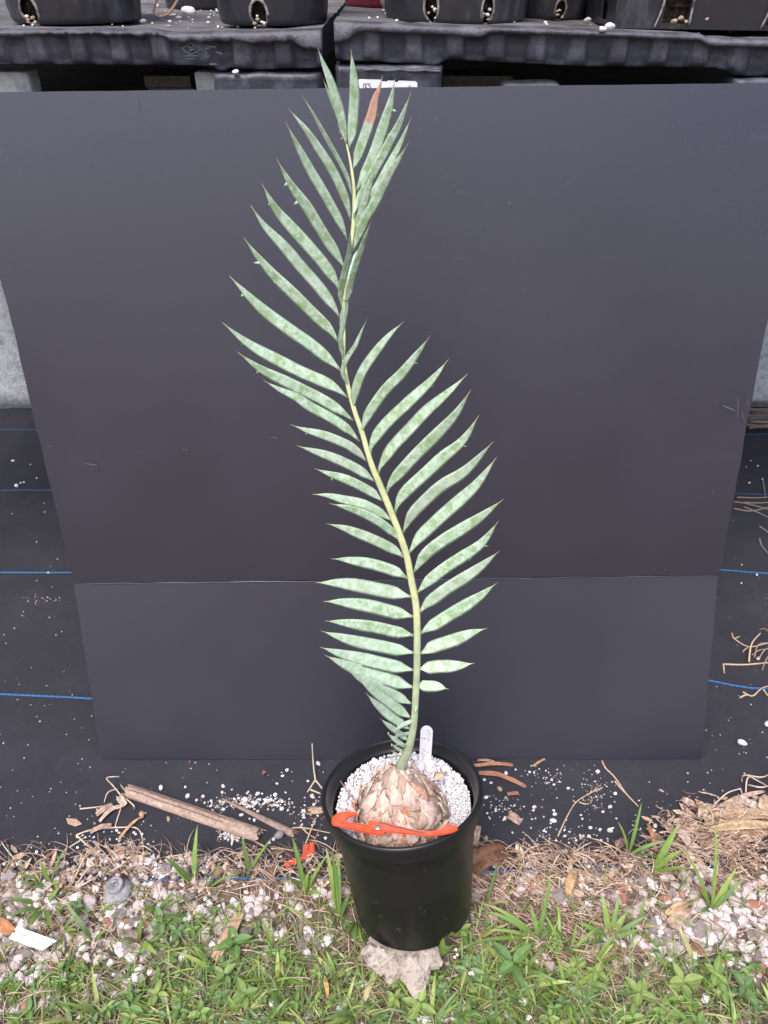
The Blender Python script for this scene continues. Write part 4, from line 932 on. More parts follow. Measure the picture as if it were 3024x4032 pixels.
for P_, wd, zz in (([(610, 268), (700, 285), (800, 318), (900, 335), (1000, 362), (1100, 385), (1190, 408)], .0020, .0025), ([(120, 258), (220, 270), (330, 268), (470, 298)], .0013, .0001), ([(200, 292), (320, 318), (440, 328)], .001, .0001)):
    ribbon(mb, resample([hpt(x, y, zz) for x, y in P_], 24), wd, hn, .0001)
mb.build('dirt_streak', M['dirtline'], hook, smooth=False)

def where(px, py):
    if py > 3880: return 'along the bottom edge, ' + ('left corner' if px < 600 else 'left of the rock' if px < 1350 else 'around the rock tip' if px < 1900 else 'right of the rock' if px < 2450 else 'right corner')
    if px < 330: return 'near the white date tag'
    if px < 800: return 'left of the tan leaf strip'
    if px < 1400: return 'between the tan leaf strip and the pot'
    if px < 1850: return 'beside the rock under the pot'
    if px < 2300: return 'right of the pot'
    return 'at the stony patch on the right'
def topx(x, y):
    d = np.array((x, y, 0)) - CAM; z = d @ Fv; return 1512 + FPX * d[0] / z, 2016 - FPX * (d @ Uv) / z
# ------------------------------------------------------------------ loose pebbles on the fabric: every one is a thing
RG = {'a': (0, 2900, .4557), 'b': (600, 2900, .4557), 'c': (1700, 2900, .4557), 'd': (2300, 2900, .4364), 'e': (0, 1000, .5422), 'f': (0, 2100, .4523), 'g': (2624, 1400, .452), 'h': (2624, 2200, .4068)}
LAB = {'a': ('on the black fabric left of the bamboo cane', 'pebbles on the fabric at lower left'), 'b': ('on the black fabric between the bamboo cane and the pot', 'pebbles on the fabric beside the bamboo cane'), 'c': ('on the black fabric just right of the pot', 'pebbles on the fabric right of the pot'),
       'd': ('on the black fabric by the heap of dead leaves', 'pebbles by the heap of dead leaves'), 'e': ('on the shaded fabric far behind the left board edge', 'pebbles behind the left board edge'), 'f': ('on the black fabric beside the left board edge', 'pebbles beside the left board edge'),
       'g': ('on the shaded fabric behind the right board edge', 'pebbles behind the right board edge'), 'h': ('on the black fabric beside the right board edge', 'pebbles beside the right board edge')}
PEB = {'a': [(30, 55, 8), (210, 185, 7), (320, 1000, 23), (325, 865, 9), (150, 470, 8), (90, 618, 9), (693, 600, 11), (838, 630, 10), (653, 585, 7), (1255, 660, 13), (1388, 445, 30), (1600, 435, 14), (1620, 512, 23), (835, 935, 16), (930, 957, 20), (1000, 943, 16), (1113, 942, 13), (1110, 785, 20), (1230, 845, 16), (475, 795, 7), (770, 1160, 22), (890, 1150, 15), (625, 1220, 27), (1005, 1105, 18), (1325, 1025, 16), (780, 265, 5), (1060, 305, 5), (108, 290, 6), (5, 437, 7), (430, 478, 6), (525, 395, 5), (600, 688, 5), (425, 928, 7), (490, 968, 8), (110, 1055, 6), (755, 715, 6), (1240, 735, 9), (1305, 768, 8), (1327, 908, 9)],
       'b': [(1165, 290, 21), (1125, 338, 18), (1078, 404, 15), (613, 430, 20), (602, 482, 20), (303, 512, 26), (437, 517, 18), (380, 550, 16), (452, 573, 16), (508, 555, 17), (620, 632, 24), (770, 677, 21), (687, 458, 11), (910, 493, 24), (1060, 503, 20), (1118, 560, 21), (747, 535, 18), (713, 541, 18), (1025, 545, 20), (985, 543, 18), (1120, 625, 24), (1080, 597, 18), (1170, 637, 17), (1310, 640, 24), (1306, 674, 16), (1310, 700, 17), (1345, 385, 14), (1435, 232, 27), (1385, 520, 30), (430, 747, 10), (737, 900, 15), (876, 955, 18), (1495, 880, 19), (1050, 890, 20), (1010, 918, 17), (800, 545, 38), (283, 435, 14), (488, 237, 6), (472, 398, 6), (1210, 385, 7), (1430, 685, 13), (1395, 588, 17), (1295, 760, 13), (1400, 757, 12), (885, 720, 20), (840, 710, 12), (1290, 655, 11), (635, 1062, 9), (470, 1065, 9), (1150, 485, 13)],
       'c': [(535, 230, 25), (322, 243, 12), (725, 283, 15), (845, 308, 16), (885, 308, 12), (828, 330, 11), (645, 320, 26), (455, 370, 17), (512, 400, 16), (1037, 375, 16), (1055, 415, 15), (1105, 392, 13), (1178, 450, 21), (1587, 495, 21), (1538, 607, 25), (1480, 652, 17), (470, 525, 19), (883, 610, 27), (632, 705, 24), (1052, 640, 19), (1060, 675, 25), (1050, 725, 33), (1290, 680, 13), (1360, 865, 22), (1370, 790, 21), (1453, 803, 18), (1540, 810, 30), (698, 832, 13), (790, 827, 9), (350, 930, 30), (385, 1005, 50), (1330, 1080, 22), (1375, 1060, 20), (1130, 985, 14), (1355, 1120, 22), (808, 295, 7), (775, 340, 6), (960, 545, 7), (1435, 305, 26), (800, 1030, 12)],
       'd': [(1400, 157, 9), (1460, 148, 5), (1210, 550, 14), (640, 805, 29), (1015, 1015, 48), (700, 975, 24), (890, 1165, 28), (1430, 1290, 42), (440, 800, 9), (510, 830, 10), (60, 1110, 26), (935, 330, 9), (935, 410, 8), (1115, 327, 6), (590, 410, 6), (915, 665, 20)],
       'e': [(95, 1502, 17), (120, 1682, 19), (150, 1662, 12), (173, 1658, 12), (268, 1627, 9), (220, 1528, 7), (325, 1873, 7), (320, 1812, 6), (87, 1886, 6)],
       'f': [(320, 411, 7), (500, 223, 9), (203, 681, 6), (195, 715, 6), (125, 827, 8), (348, 1637, 9), (268, 1493, 7), (320, 1595, 6), (210, 1956, 8), (32, 1825, 10), (798, 1590, 8), (420, 343, 13), (52, 957, 6), (488, 886, 6), (630, 1405, 6), (773, 1797, 6), (318, 75, 6), (538, 855, 7)],
       'g': [(795, 960, 13), (835, 1075, 12), (722, 1108, 12), (745, 608, 22), (652, 1982, 11), (790, 1910, 14), (697, 970, 6), (735, 917, 9), (658, 1822, 7)],
       'h': [(892, 967, 26), (385, 1660, 7), (522, 1705, 5), (820, 1411, 8), (600, 1563, 6), (208, 2077, 9), (397, 2071, 7), (438, 2048, 6), (930, 1680, 7)]}
PMESH = []
for k in range(14):
    vv, ff = stone_verts(2, 1.0, 40 + k, .26, (1, random.uniform(.72, .9), random.uniform(.55, .75))); mb = MB(); mb.add(vv, ff); PMESH.append(mb.mesh('pebble', M['pebble']))
def ground_h(x, y): return fab_z(x, y) if y > edge_y(x) else soil_z(x, y)
def put_pebble(px, py, rpx, label, group, mesh=None, matname=None, name='pebble', cat='pebble'):
    p = atz(px, py, .002); r = rpx / FPX * depth(p); z = ground_h(p[0], p[1]) + r * .48
    o = bpy.data.objects.new(name, mesh or random.choice(PMESH)); COL.objects.link(o)
    p = atz(px, py, z); o.location = p; o.scale = (r, r, r); o.rotation_euler = (random.uniform(-.3, .3), random.uniform(-.3, .3), random.uniform(0, 6.3))
    if matname: o.material_slots[0].link = 'OBJECT'; o.material_slots[0].material = M[matname]
    return tag(o, label, cat, group)
for k, lst in PEB.items():
    for (x, y, r) in lst:
        q = zoompt(RG[k], (x, y)); wh = LAB[k][0]
        if k == 'a': wh = 'near the upper end of the bamboo cane' if x > 1200 else 'in the gravel along the left fabric edge' if y > 900 else 'on open fabric at far left' if x < 560 else 'around the dry grass clump'
        if k == 'b': wh = 'on fabric below the bamboo cane' if y > 480 + .42 * x else 'close to the left side of the pot' if x > 1250 else 'on open fabric between board and cane' if y < 440 else 'in the spill around the cane splinter'
        if k == 'c': wh = 'near the reddish bark strips behind the pot' if y < 345 and x < 760 else 'close to the right side of the pot' if x < 760 else 'in the straw right of the pot' if y > 700 else 'around the dry seed head'
        sz = 'big' if r * RG[k][2] > 10 else 'small' if r * RG[k][2] > 5 else 'tiny'
        put_pebble(q[0], q[1], max(3.2, r * RG[k][2] * .96), sz + ' white pumice pebble lying ' + wh, sz + ' pebbles ' + wh)
q = zoompt(RG['d'], (1425, 62)); put_pebble(q[0], q[1], 20, 'largest white stone, flat and alone on the fabric right of the board', None)
q = zoompt(RG['h'], (985, 1605)); put_pebble(q[0], q[1], 19, 'white stone cut by the right picture edge beside the board', None)
for (k, x, y, r, mt, lb) in (('a', 1640, 218, 17, 'redpebble', 'red lava pebble touching the bottom edge of the board'), ('b', 425, 545, 20, 'redpebble', 'red lava pebble beside the upper side of the bamboo cane'), ('b', 390, 1048, 23, 'redpebble', 'red lava pebble on bare fabric below the bamboo cane'),
                             ('b', 482, 583, 14, 'redpebble', 'small dark red pebble touching the bamboo cane'), ('a', 185, 577, 11, 'tanpebble', 'small yellowish pebble alone on the fabric at far left'), ('a', 1455, 712, 27, 'tanpebble', 'tan oval pebble just below the bamboo cane'), ('c', 585, 453, 31, 'tanpebble', 'pale tan flat pebble under the reddish bark strips'),
                             ('a', 825, 1160, 33, 'greypebble', 'smooth dark grey pebble by the fabric edge at left'), ('c', 472, 890, 34, 'greypebble', 'grey and white pebble close to the right side of the pot'), ('b', 845, 515, 28, 'greypebble', 'dark grey pebble above the thin cane splinter'), ('b', 1092, 840, 56, 'greypebble', 'lumpy grey stone at the lower end of the thin cane splinter'), ('a', 820, 750, 15, 'tanpebble', 'pinkish pebble among the dry stems at left'), ('a', 720, 1040, 15, 'redpebble', 'orange brown pebble among the dry roots at left'), ('a', 1250, 1180, 22, 'greypebble', 'dark pebble in the white gravel at the left fabric edge')):
    qq = zoompt(RG[k], (x, y)); put_pebble(qq[0], qq[1], r * RG[k][2], lb, None, matname=mt)

# limestone rocks among the grass
RMESH = []
for k in range(9):
    vv, ff = stone_verts(3, 1.0, 140 + k, .62, (1, random.uniform(.75, .95), random.uniform(.55, .75))); mb = MB(); mb.add(vv, ff); RMESH.append(mb.mesh('rock', M['rock'], False))
ROCKS = [((0, 3400, .4822), [(90, 95, 66), (30, 165, 38), (105, 400, 58), (220, 365, 50), (970, 430, 64), (1090, 470, 58), (1060, 600, 68), (1040, 700, 66), (1340, 45, 60), (190, 180, 40), (75, 655, 66), (320, 765, 48), (1440, 750, 42), (780, 665, 32), (1550, 280, 58), (1600, 350, 34), (60, 1180, 46), (110, 250, 50), (160, 830, 42), (90, 760, 36), (180, 960, 38), (700, 520, 40), (930, 690, 38), (25, 300, 40)], 'in the gravel left of the pot', 'limestone rocks left of the pot'),
         ((800, 3400, .4822), [(60, 640, 60), (400, 400, 42), (800, 665, 56), (860, 590, 42), (780, 390, 32), (940, 670, 44), (60, 170, 34)], 'in the grass in front of the pot at left', 'limestone rocks in the grass near the pot'),
         ((1500, 3400, .4822), [(790, 240, 62), (1460, 265, 82), (680, 430, 34), (1240, 450, 32)], 'in the dry straw right of the pot', 'limestone rocks in the straw'),
         ((2224, 3400, .4822), [(710, 525, 80), (770, 390, 52), (1060, 450, 48), (1100, 545, 78), (1390, 440, 50), (1450, 230, 54), (1240, 610, 50), (830, 615, 42), (880, 240, 50), (805, 290, 36), (1460, 140, 42), (1460, 310, 48), (1570, 570, 60), (1640, 680, 44), (1615, 415, 40), (1225, 725, 42), (1380, 800, 42), (1330, 590, 42), (920, 560, 38), (640, 560, 40), (500, 30, 36), (630, 150, 46), (1420, 890, 32), (1340, 270, 24), (1060, 760, 38), (240, 560, 44), (1140, 300, 40), (30, 290, 36)], 'in the stony patch at lower right', 'limestone rocks in the stony patch')]
for z, lst, where_, grp in ROCKS:
    for (x, y, r) in lst:
        q = zoompt(z, (x, y)); sz_ = 'large' if r >= 60 else 'medium' if r >= 45 else 'small'; put_pebble(q[0], q[1], r * z[2] * .95, sz_ + ' pale pinkish white limestone rock ' + where_, sz_ + ' ' + grp, random.choice(RMESH), None, 'rock', 'rock')

# ------------------------------------------------------------------ verge: gravel, straw, grass (stuff)
def zones(L):
    out = []
    for px, py, rx, ry, a in L:
        c = atz(px, py); ex = atz(px + rx, py)[0] - c[0]; ey = abs(atz(px, py - ry)[1] - c[1]); out.append((c[0], c[1], ex, ey, a))
    return lambda x, y, b: b + sum(a * math.exp(-((x - cx) / ex) ** 2 - ((y - cy) / ey) ** 2) for cx, cy, ex, ey, a in out)
dG = zones([(100, 3560, 220, 110, 1.1), (120, 3790, 180, 130, 1.2), (560, 3600, 240, 140, 1.0), (650, 3410, 260, 55, .9), (2720, 3690, 280, 110, 1.5), (2920, 3590, 200, 120, 1.1), (1000, 3600, 160, 90, .7), (1170, 3690, 90, 80, .7), (300, 3440, 250, 40, .8), (2760, 4000, 120, 60, .5), (2480, 3530, 200, 80, .5), (960, 3160, 120, 50, .0)])
dS = zones([(2780, 3270, 260, 60, 1.0), (2050, 3560, 270, 150, 1.3), (2330, 3650, 170, 170, 1.0), (1430, 3750, 90, 140, .8), (240, 3620, 90, 110, .8), (2300, 3400, 380, 45, 1.0), (1150, 3470, 220, 60, .8), (500, 3350, 110, 60, .5), (1000, 3400, 170, 40, .5), (2800, 3360, 260, 90, 1.2), (640, 3950, 300, 80, .3), (2400, 3860, 200, 120, .5), (300, 3930, 150, 60, .6)])
dV = zones([(950, 3880, 420, 170, 1.3), (1950, 3860, 360, 140, 1.3), (350, 3960, 420, 100, 1.0), (2450, 3960, 500, 110, 1.2), (1500, 3990, 500, 90, 1.3), (250, 3560, 150, 80, .25), (700, 3700, 200, 120, .5), (1300, 3600, 120, 120, .3), (2750, 3850, 220, 90, .6)])
def clear_pot(x, y):
    return math.hypot((x - .033), (y - .497)) > .068
def sample(n, d, base, y0=.0, y1=.575, xr=1.15, mx=1.4):
    out = []; t_ = 0
    while len(out) < n and t_ < n * 60:
        t_ += 1; x = random.uniform(-xr, xr); y = random.uniform(y0, y1)
        if not clear_pot(x, y) or math.hypot(x - RC[0], y - RC[1]) < .035: continue
        if random.random() * mx < d(x, y, base): out.append((x, y))
    return out
mb = MB()
for i, (x, y) in enumerate(sample(4600, dG, .12, .15, .57, .9)):
    s = random.choice([.0018, .0024, .003, .0036, .0045, .0055, .007, .009]) * random.uniform(.8, 1.2)
    if y > edge_y(x): s = min(s, .005)
    vv, ff = stone_verts(1 if s < .005 else 2, s, i, .38, (1, .85, .7))
    c = random.choice([(.66, .62, .62), (.50, .43, .41), (.70, .67, .68), (.42, .36, .33), (.36, .31, .28), (.58, .51, .49), (.20, .17, .16), (.36, .18, .13)] if random.random() < .5 else [(.64, .59, .58), (.52, .44, .42), (.66, .63, .63), (.56, .49, .47)])
    mb.add(vv @ rotm(random.random() * 6.3, random.uniform(-.5, .5), 0).T + np.array((x, y, ground_h(x, y) + s * .3)), ff, c)
# spilled pumice by the cane and white grit on the fabric
for (px, py, rx, ry, n, s0) in ((1010, 3160, 95, 28, 260, .0016), (905, 3290, 40, 22, 220, .0011), (830, 3380, 40, 14, 80, .0009), (880, 3170, 60, 30, 120, .0012), (1230, 3200, 60, 60, 90, .0013), (2000, 3180, 110, 50, 130, .0012), (2340, 3120, 40, 90, 160, .0009), (2150, 3070, 60, 40, 90, .0009), (450, 3330, 120, 70, 130, .0016), (150, 3350, 200, 60, 60, .0009), (1100, 3400, 200, 30, 90, .0014), (2200, 3300, 150, 60, 130, .0014), (2700, 3180, 160, 60, 70, .0013), (650, 3420, 140, 40, 160, .003), (160, 2370, 70, 16, 60, .0009)):
    for k in range(int(n * .65)):
        p = atz(px + random.gauss(0, rx * .62), py + random.gauss(0, ry * .55)); s = s0 * random.uniform(.5, 1.8)
        vv, ff = stone_verts(1, s, k, .3); mb.add(vv + np.array((p[0], p[1], ground_h(p[0], p[1]) + s * .3)), ff, random.choice([(.70, .68, .69), (.55, .52, .52), (.62, .60, .60), (.40, .36, .34), (.33, .22, .17)]))
for k in range(620):
    x = random.uniform(-1, 1); y = .55 + abs(random.gauss(0, .35)); s = random.choice([.0006, .0008, .0010, .0014])
    vv, ff = stone_verts(1, s, k, .3); mb.add(vv + np.array((x, y, fab_z(x, y) + s * .4)), ff, (.70, .69, .71) if random.random() < .9 else (.4, .27, .2))
tag(mb.build('gravel', M['stone'], None, False), 'pale limestone gravel and pumice grit along the fabric edge', 'gravel', kind='stuff')

STRAW = [(.52, .38, .28), (.64, .49, .38), (.42, .29, .21), (.29, .18, .13), (.70, .56, .45), (.20, .13, .10), (.55, .39, .29)]
def strand(mb, x, y, ln, r, ang, rise, bend, col, z0=None, k=3):
    n = 5; P = []; z = (ground_h(x, y) if z0 is None else z0)
    for i in range(n):
        u = i / (n - 1) - .5; a = ang + bend * u
        P.append((x + math.cos(a) * ln * u, y + math.sin(a) * ln * u * 1.0, z + .002 + rise * (1 - 4 * u * u) + random.uniform(0, .002)))
    tube(mb, P, [r * .7, r, r, r * .9, r * .5], k, col)
mb = MB()
for (x, y) in sample(8500, dS, .34, .12, .585, .95):
    strand(mb, x, y, random.uniform(.015, .060), random.choice([.0003, .0004, .0005, .0007]), random.uniform(0, math.pi) if random.random() < .6 else random.gauss(-.5, .4), random.uniform(0, .010), random.gauss(0, .35), random.choice(STRAW))
for k in range(420):   # short thatch over the fabric edge
    x = random.uniform(-.6, .75); y = edge_y(x) + random.gauss(.004, .014)
    strand(mb, x, y, random.uniform(.01, .04), random.choice([.0004, .0006, .0008]), random.uniform(0, math.pi), random.uniform(0, .006), random.gauss(0, .7), random.choice(STRAW))
for k in range(420):
    p = atz(random.gauss(2830, 120), random.gauss(3270, 45)); strand(mb, p[0], p[1], random.uniform(.008, .03), random.choice([.0004, .0006, .001]), random.gauss(.2, .6), random.uniform(0, .004), random.gauss(0, .6), random.choice(STRAW), ground_h(p[0], p[1]) + random.uniform(0, .018))
for k in range(500):   # broken flat bits
    if k % 2: p = atz(random.gauss(2850, 130), random.gauss(3260, 60))
    else: p = atz(random.uniform(0, 3024), random.gauss(3440, 60))
    if not clear_pot(p[0], p[1]): continue
    z = ground_h(p[0], p[1]) + .003; a_ = random.uniform(0, 3.1); L = random.uniform(.004, .014); wd_ = L * random.uniform(.15, .5); d1 = np.array((math.cos(a_), math.sin(a_), random.uniform(-.2, .2))); d2 = np.array((-d1[1], d1[0], random.uniform(-.3, .3)))
    q = np.array((p[0], p[1], z)); mb.add([q - d1 * L - d2 * wd_ * .6, q - d2 * wd_, q + d1 * L, q + d1 * L * .3 + d2 * wd_, q - d1 * L * .6 + d2 * wd_ * .7], [(0, 1, 2, 3, 4)], random.choice(STRAW))
tag(mb.build('dry_straw', M['straw']), 'loose brown dead grass and straw matted along the verge', 'straw', kind='stuff')

GREEN = [(.17, .26, .055), (.21, .30, .07), (.125, .21, .06), (.29, .35, .10), (.15, .24, .08), (.38, .36, .16)]
def blade(mb, base, tip, wd, arch, col, n=7, twist=0.0):
    base = np.asarray(base, float); tip = np.asarray(tip, float); L = np.linalg.norm(tip - base)
    mid = (base + tip) / 2 + np.array((0, 0, arch * L)); vs = []; fs = []; cs = []
    d = tip - base; s = np.cross(d, (0, 0, 1)); s = unit(s) if np.linalg.norm(s) > 1e-5 else np.array((1, 0, 0))
    s = np.array(Matrix.Rotation(twist, 3, Vector(unit(d)))) @ s
    for i in range(n):
        t_ = i / (n - 1); p = (1 - t_) ** 2 * base + 2 * t_ * (1 - t_) * mid + t_ * t_ * tip
        wv = wd / 2 * (.45 + .55 * sstep(t_ / .25)) * (1 - max(0, (t_ - .35) / .65) ** 1.8); tn = unit(2 * (1 - t_) * (mid - base) + 2 * t_ * (tip - mid)); up_ = unit(np.cross(s, tn)); up_ = up_ if up_[2] >= 0 else -up_
        for u, dz in ((-1, .25), (0, 0), (1, .25)): vs.append(p + s * u * wv + up_ * dz * wv)
        c = np.array(col) * (.85 + .3 * t_); cs += [c, c * 1.18, c]
    for i in range(n - 1):
        for j in (0, 1): fs.append((i * 3 + j, i * 3 + j + 1, i * 3 + 4 + j, i * 3 + 3 + j))
    mb.add(vs, fs, cs)
mb = MB()
for (x, y) in sample(3000, dV, .14, .08, .535, 1.0):
    c = random.choice(GREEN); z = soil_z(x, y)
    for q in range(random.randint(1, 3)):
        a = random.uniform(0, 6.28); L = random.uniform(.012, .055); el = random.uniform(.05, .75)
        blade(mb, (x, y, z), (x + math.cos(a) * L * math.cos(el), y + math.sin(a) * L * math.cos(el), z + L * math.sin(el) * .8), random.uniform(.0009, .0026), random.uniform(.05, .35), np.array(c) * random.uniform(.5, 1.1), 5, random.uniform(-.6, .6))
tag(mb.build('short_grass', M['grass']), 'short green grass growing through the gravel of the verge', 'grass', kind='stuff')
def oval(mb, base, direction, ln, wd, pitch, col, n=6, cup=.25):
    d = np.array((math.cos(direction), math.sin(direction), 0)); s = np.array((-d[1], d[0], 0)); vs = []; fs = []; cs = []; base = np.asarray(base, float)
    for i in range(n + 1):
        t_ = i / n; p = base + d * ln * t_ * math.cos(pitch * (1 - .7 * t_)) + np.array((0, 0, ln * t_ * math.sin(pitch) * (1 - .55 * t_)))
        wv = wd / 2 * (math.sin(math.pi * (t_ ** .8)) ** .8 if 0 < t_ < 1 else .04)
        for u in (-1, -.5, 0, .5, 1): vs.append(p + s * u * wv + np.array((0, 0, abs(u) * cup * wv - .0006 * (u == 0)))); cs.append(np.array(col) * (1.25 if u == 0 else 1.0 - .12 * (abs(u) == .5)))
    for i in range(n):
        for j in range(4): fs.append((i * 5 + j, i * 5 + j + 1, i * 5 + 6 + j, i * 5 + 5 + j))
    mb.add(vs, fs, cs)
mb = MB(); LEAFC = [(.165, .265, .07), (.20, .31, .08), (.125, .22, .075), (.235, .32, .09), (.17, .27, .11), (.14, .24, .07)]
for (x, y) in sample(420, dV, .0, .08, .50, 1.0):
    z = soil_z(x, y) + random.uniform(.002, .012); c = random.choice(LEAFC)
    for q in range(random.randint(2, 5)): oval(mb, (x, y, z), random.uniform(0, 6.28), random.uniform(.005, .012), random.uniform(.003, .007), random.uniform(-.1, .7), np.array(c) * random.uniform(.8, 1.2), 4)
for (px, py, rx, ry, n) in ((240, 3870, 60, 40, 260), (300, 3800, 40, 30, 120), (40, 3880, 40, 40, 120), (560, 3960, 60, 40, 150), (690, 3900, 60, 40, 100), (1960, 3990, 120, 40, 120)):   # feathery bright moss
    for k in range(n):
        p = atz(px + random.gauss(0, rx * .6), py + random.gauss(0, ry * .6)); z = soil_z(p[0], p[1]) + random.uniform(0, .008)
        for q in range(3): oval(mb, (p[0], p[1], z), random.uniform(0, 6.28), random.uniform(.0025, .005), .0016, random.uniform(.2, 1), np.array((.16, .29, .03)) * random.uniform(.7, 1.2), 3)
tag(mb.build('ground_cover', M['grass']), 'tiny round-leaved green ground cover carpeting the front of the verge', 'ground cover', kind='stuff')

# ------------------------------------------------------------------ separate grass tufts with broad blades
def tuft(bpx, tips, label, group=None, wd=.0075, dyr=.02):
    b0 = atz(*bpx, .0); b0[2] = ground_h(b0[0], b0[1]) - .002
    root = empty('grass_tuft', tuple(b0), label, 'grass', group)
    for (tx, ty, *r) in tips:
        hgt = r[0] if r else .03; tp = atz(tx, ty, hgt); mb = MB()
        blade(mb, (0, 0, 0), tp - b0, wd * random.uniform(.8, 1.15), random.uniform(.12, .3), np.array(random.choice(GREEN[:3] + [(.16, .27, .07)])) * random.uniform(.9, 1.2), 9, random.uniform(-.5, .5)); mb.build('blade', M['grass'], root)
tuft((192, 3475), [(266, 3330, .055), (157, 3384, .04), (60, 3440, .02), (75, 3480, .02), (235, 3478, .02), (120, 3500, .02)], 'green grass tuft standing on the fabric edge at far left')
tuft((175, 3560), [(40, 3612, .012), (60, 3540, .012), (240, 3490, .03), (130, 3640, .012), (110, 3650, .02), (200, 3655, .02), (20, 3545, .015)], 'spreading grass tuft just above the white date tag')
tuft((762, 3476), [(778, 3246, .06), (641, 3369, .045), (680, 3420, .02)], 'tall grass tuft left of the pot with one long upright blade')
tuft((812, 3500), [(885, 3378, .045), (940, 3440, .03)], 'pair of grass blades leaning right below the bamboo cane', wd=.007)
tuft((980, 3440), [(951, 3285, .05), (1076, 3294, .05), (925, 3440, .03)], 'two-bladed grass shoot between the bamboo cane and the red shard', wd=.0055)
tuft((1200, 3510), [(1149, 3287, .05), (1288, 3367, .045), (1120, 3440, .03), (1215, 3430, .03), (1270, 3520, .02)], 'grass tuft in front of the red plastic shard')
tuft((1335, 3620), [(1283, 3333, .075), (1308, 3340, .08), (1335, 3345, .07), (1385, 3506, .05), (1260, 3560, .03), (1300, 3660, .02)], 'long-bladed grass tuft pressed against the left side of the pot', wd=.0065)
tuft((1395, 3620), [(1398, 3720, .02), (1425, 3715, .015), (1360, 3690, .02)], 'grey-green drooping blades under the left side of the pot')
tuft((2475, 3365), [(2527, 3157, .055), (2431, 3234, .05), (2640, 3310, .03), (2600, 3380, .02)], 'tall grass tuft on the fabric edge right of centre', wd=.006)
tuft((2570, 3430), [(2675, 3243, .05), (2690, 3345, .04), (2500, 3395, .02), (2720, 3420, .02)], 'arching grass tuft beside the heap of dead leaves', wd=.0085)
tuft((2805, 3580), [(2817, 3223, .09), (2902, 3415, .04), (2935, 3456, .035), (2693, 3345, .05), (2755, 3500, .03), (2760, 3590, .02)], 'tall upright grass tuft in the stony patch', wd=.0075)
tuft((2122, 3690), [(2172, 3443, .07), (1910, 3588, .03), (2086, 3559, .04), (1857, 3709, .015), (1890, 3554, .03), (1990, 3760, .01), (2190, 3760, .01), (1920, 3660, .02)], 'sprawling dark grass tuft right of the pot', wd=.006)
tuft((2405, 3690), [(2272, 3631, .02), (2557, 3602, .02), (2369, 3516, .03), (2440, 3520, .03), (2300, 3720, .015), (2520, 3660, .02), (2340, 3660, .03), (2470, 3590, .015), (2420, 3760, .01)], 'wide-bladed grass tuft at the edge of the stony patch', wd=.0072)
tuft((1735, 3770), [(1745, 3680, .04), (1790, 3720, .02)], 'curved grey-green blade right of the big rock', wd=.009)
tuft((610, 3590), [(690, 3520, .03), (560, 3560, .02), (720, 3535, .02), (640, 3640, .02), (745, 3640, .02)], 'pale grass tuft among the gravel left of the tan leaf strip', wd=.007)
tuft((545, 3700), [(560, 3625, .03), (470, 3700, .02), (690, 3740, .015), (620, 3760, .02)], 'grass tuft beside two big pale rocks left of the pot')
tuft((360, 3700), [(330, 3650, .03), (400, 3690, .015), (425, 3660, .02), (310, 3730, .015), (250, 3540, .03)], 'dark grass tuft right of the white date tag', wd=.005)
for k, (x, y) in enumerate(sample(46, dV, .25, .34, .52, .52)):
    z = soil_z(x, y); root = empty('grass_tuft', (x, y, z), 'green grass tuft with a few broad blades ' + where(*topx(x, y)), 'grass', 'small grass tufts ' + where(*topx(x, y)))
    for q in range(random.randint(4, 7)):
        a = random.uniform(0, 6.28); L = random.uniform(.03, .065); el = random.uniform(.2, 1.0); mb = MB()
        blade(mb, (0, 0, 0), (math.cos(a) * L * math.cos(el), math.sin(a) * L * math.cos(el), L * math.sin(el) * .75), random.uniform(.0025, .0065), random.uniform(.1, .35), np.array(random.choice(GREEN)) * random.uniform(.8, 1.15), 7, random.uniform(-.6, .6)); mb.build('blade', M['grass'], root)
# broadleaf weeds
def weed(x, y, n, sz, label, group, col=None, hgt=.02):
    z = soil_z(x, y); root = empty('broadleaf_weed', (x, y, z), label, 'weed', group); mb = MB(); top = np.array((random.uniform(-.006, .006), random.uniform(-.006, .006), hgt))
    tube(mb, [(0, 0, -.003), top * .5 + (.001, 0, 0), top], .0007, 5, (.16, .22, .07)); mb.build('stem', M['grass'], root)
    a0 = random.uniform(0, 6.28); col = np.array(col if col is not None else random.choice(LEAFC))
    for q in range(n):
        mb = MB(); f = 1 - .65 * (q // 2) / max(1, n // 2); a = a0 + (q % 2) * math.pi + (q // 2) * 1.5 + random.uniform(-.3, .3)
        oval(mb, top * f, a, sz * random.uniform(.75, 1.15), sz * random.uniform(.42, .58), random.uniform(.0, .5), col * random.uniform(.85, 1.2), 7); mb.build('leaf', M['grass'], root)
for (px, py, n, sz, lb) in ((935, 3740, 5, .027, 'broad-leaved weed with pointed oval leaves below the tan leaf strip'), (2000, 3800, 4, .034, 'weed with two big dark oval leaves right of the rock'), (2690, 3900, 7, .026, 'leafy weed with yellowing leaves at the lower right corner'), (1810, 3670, 6, .017, 'young light green weed beside the bottom right of the pot'), (320, 3585, 5, .016, 'small round-leaved weed near the white date tag'), (1640, 3990, 6, .024, 'bright green weed at the bottom edge below the rock')):
    p = atz(px, py); weed(p[0], p[1], n, sz * .85, lb, None, (.24, .31, .09) if 'yellow' in lb else (.26, .36, .10) if 'light' in lb or 'bright' in lb else (.12, .22, .065), .022)
for k, (x, y) in enumerate(sample(70, dV, .03, .345, .49, .5)):
    weed(x, y, random.randint(4, 8), random.choice([.008, .010, .012, .015, .020]), 'small broad-leaved green weed in the grass ' + where(*topx(x, y)), 'broad-leaved weeds ' + where(*topx(x, y)), None, random.uniform(.008, .024))
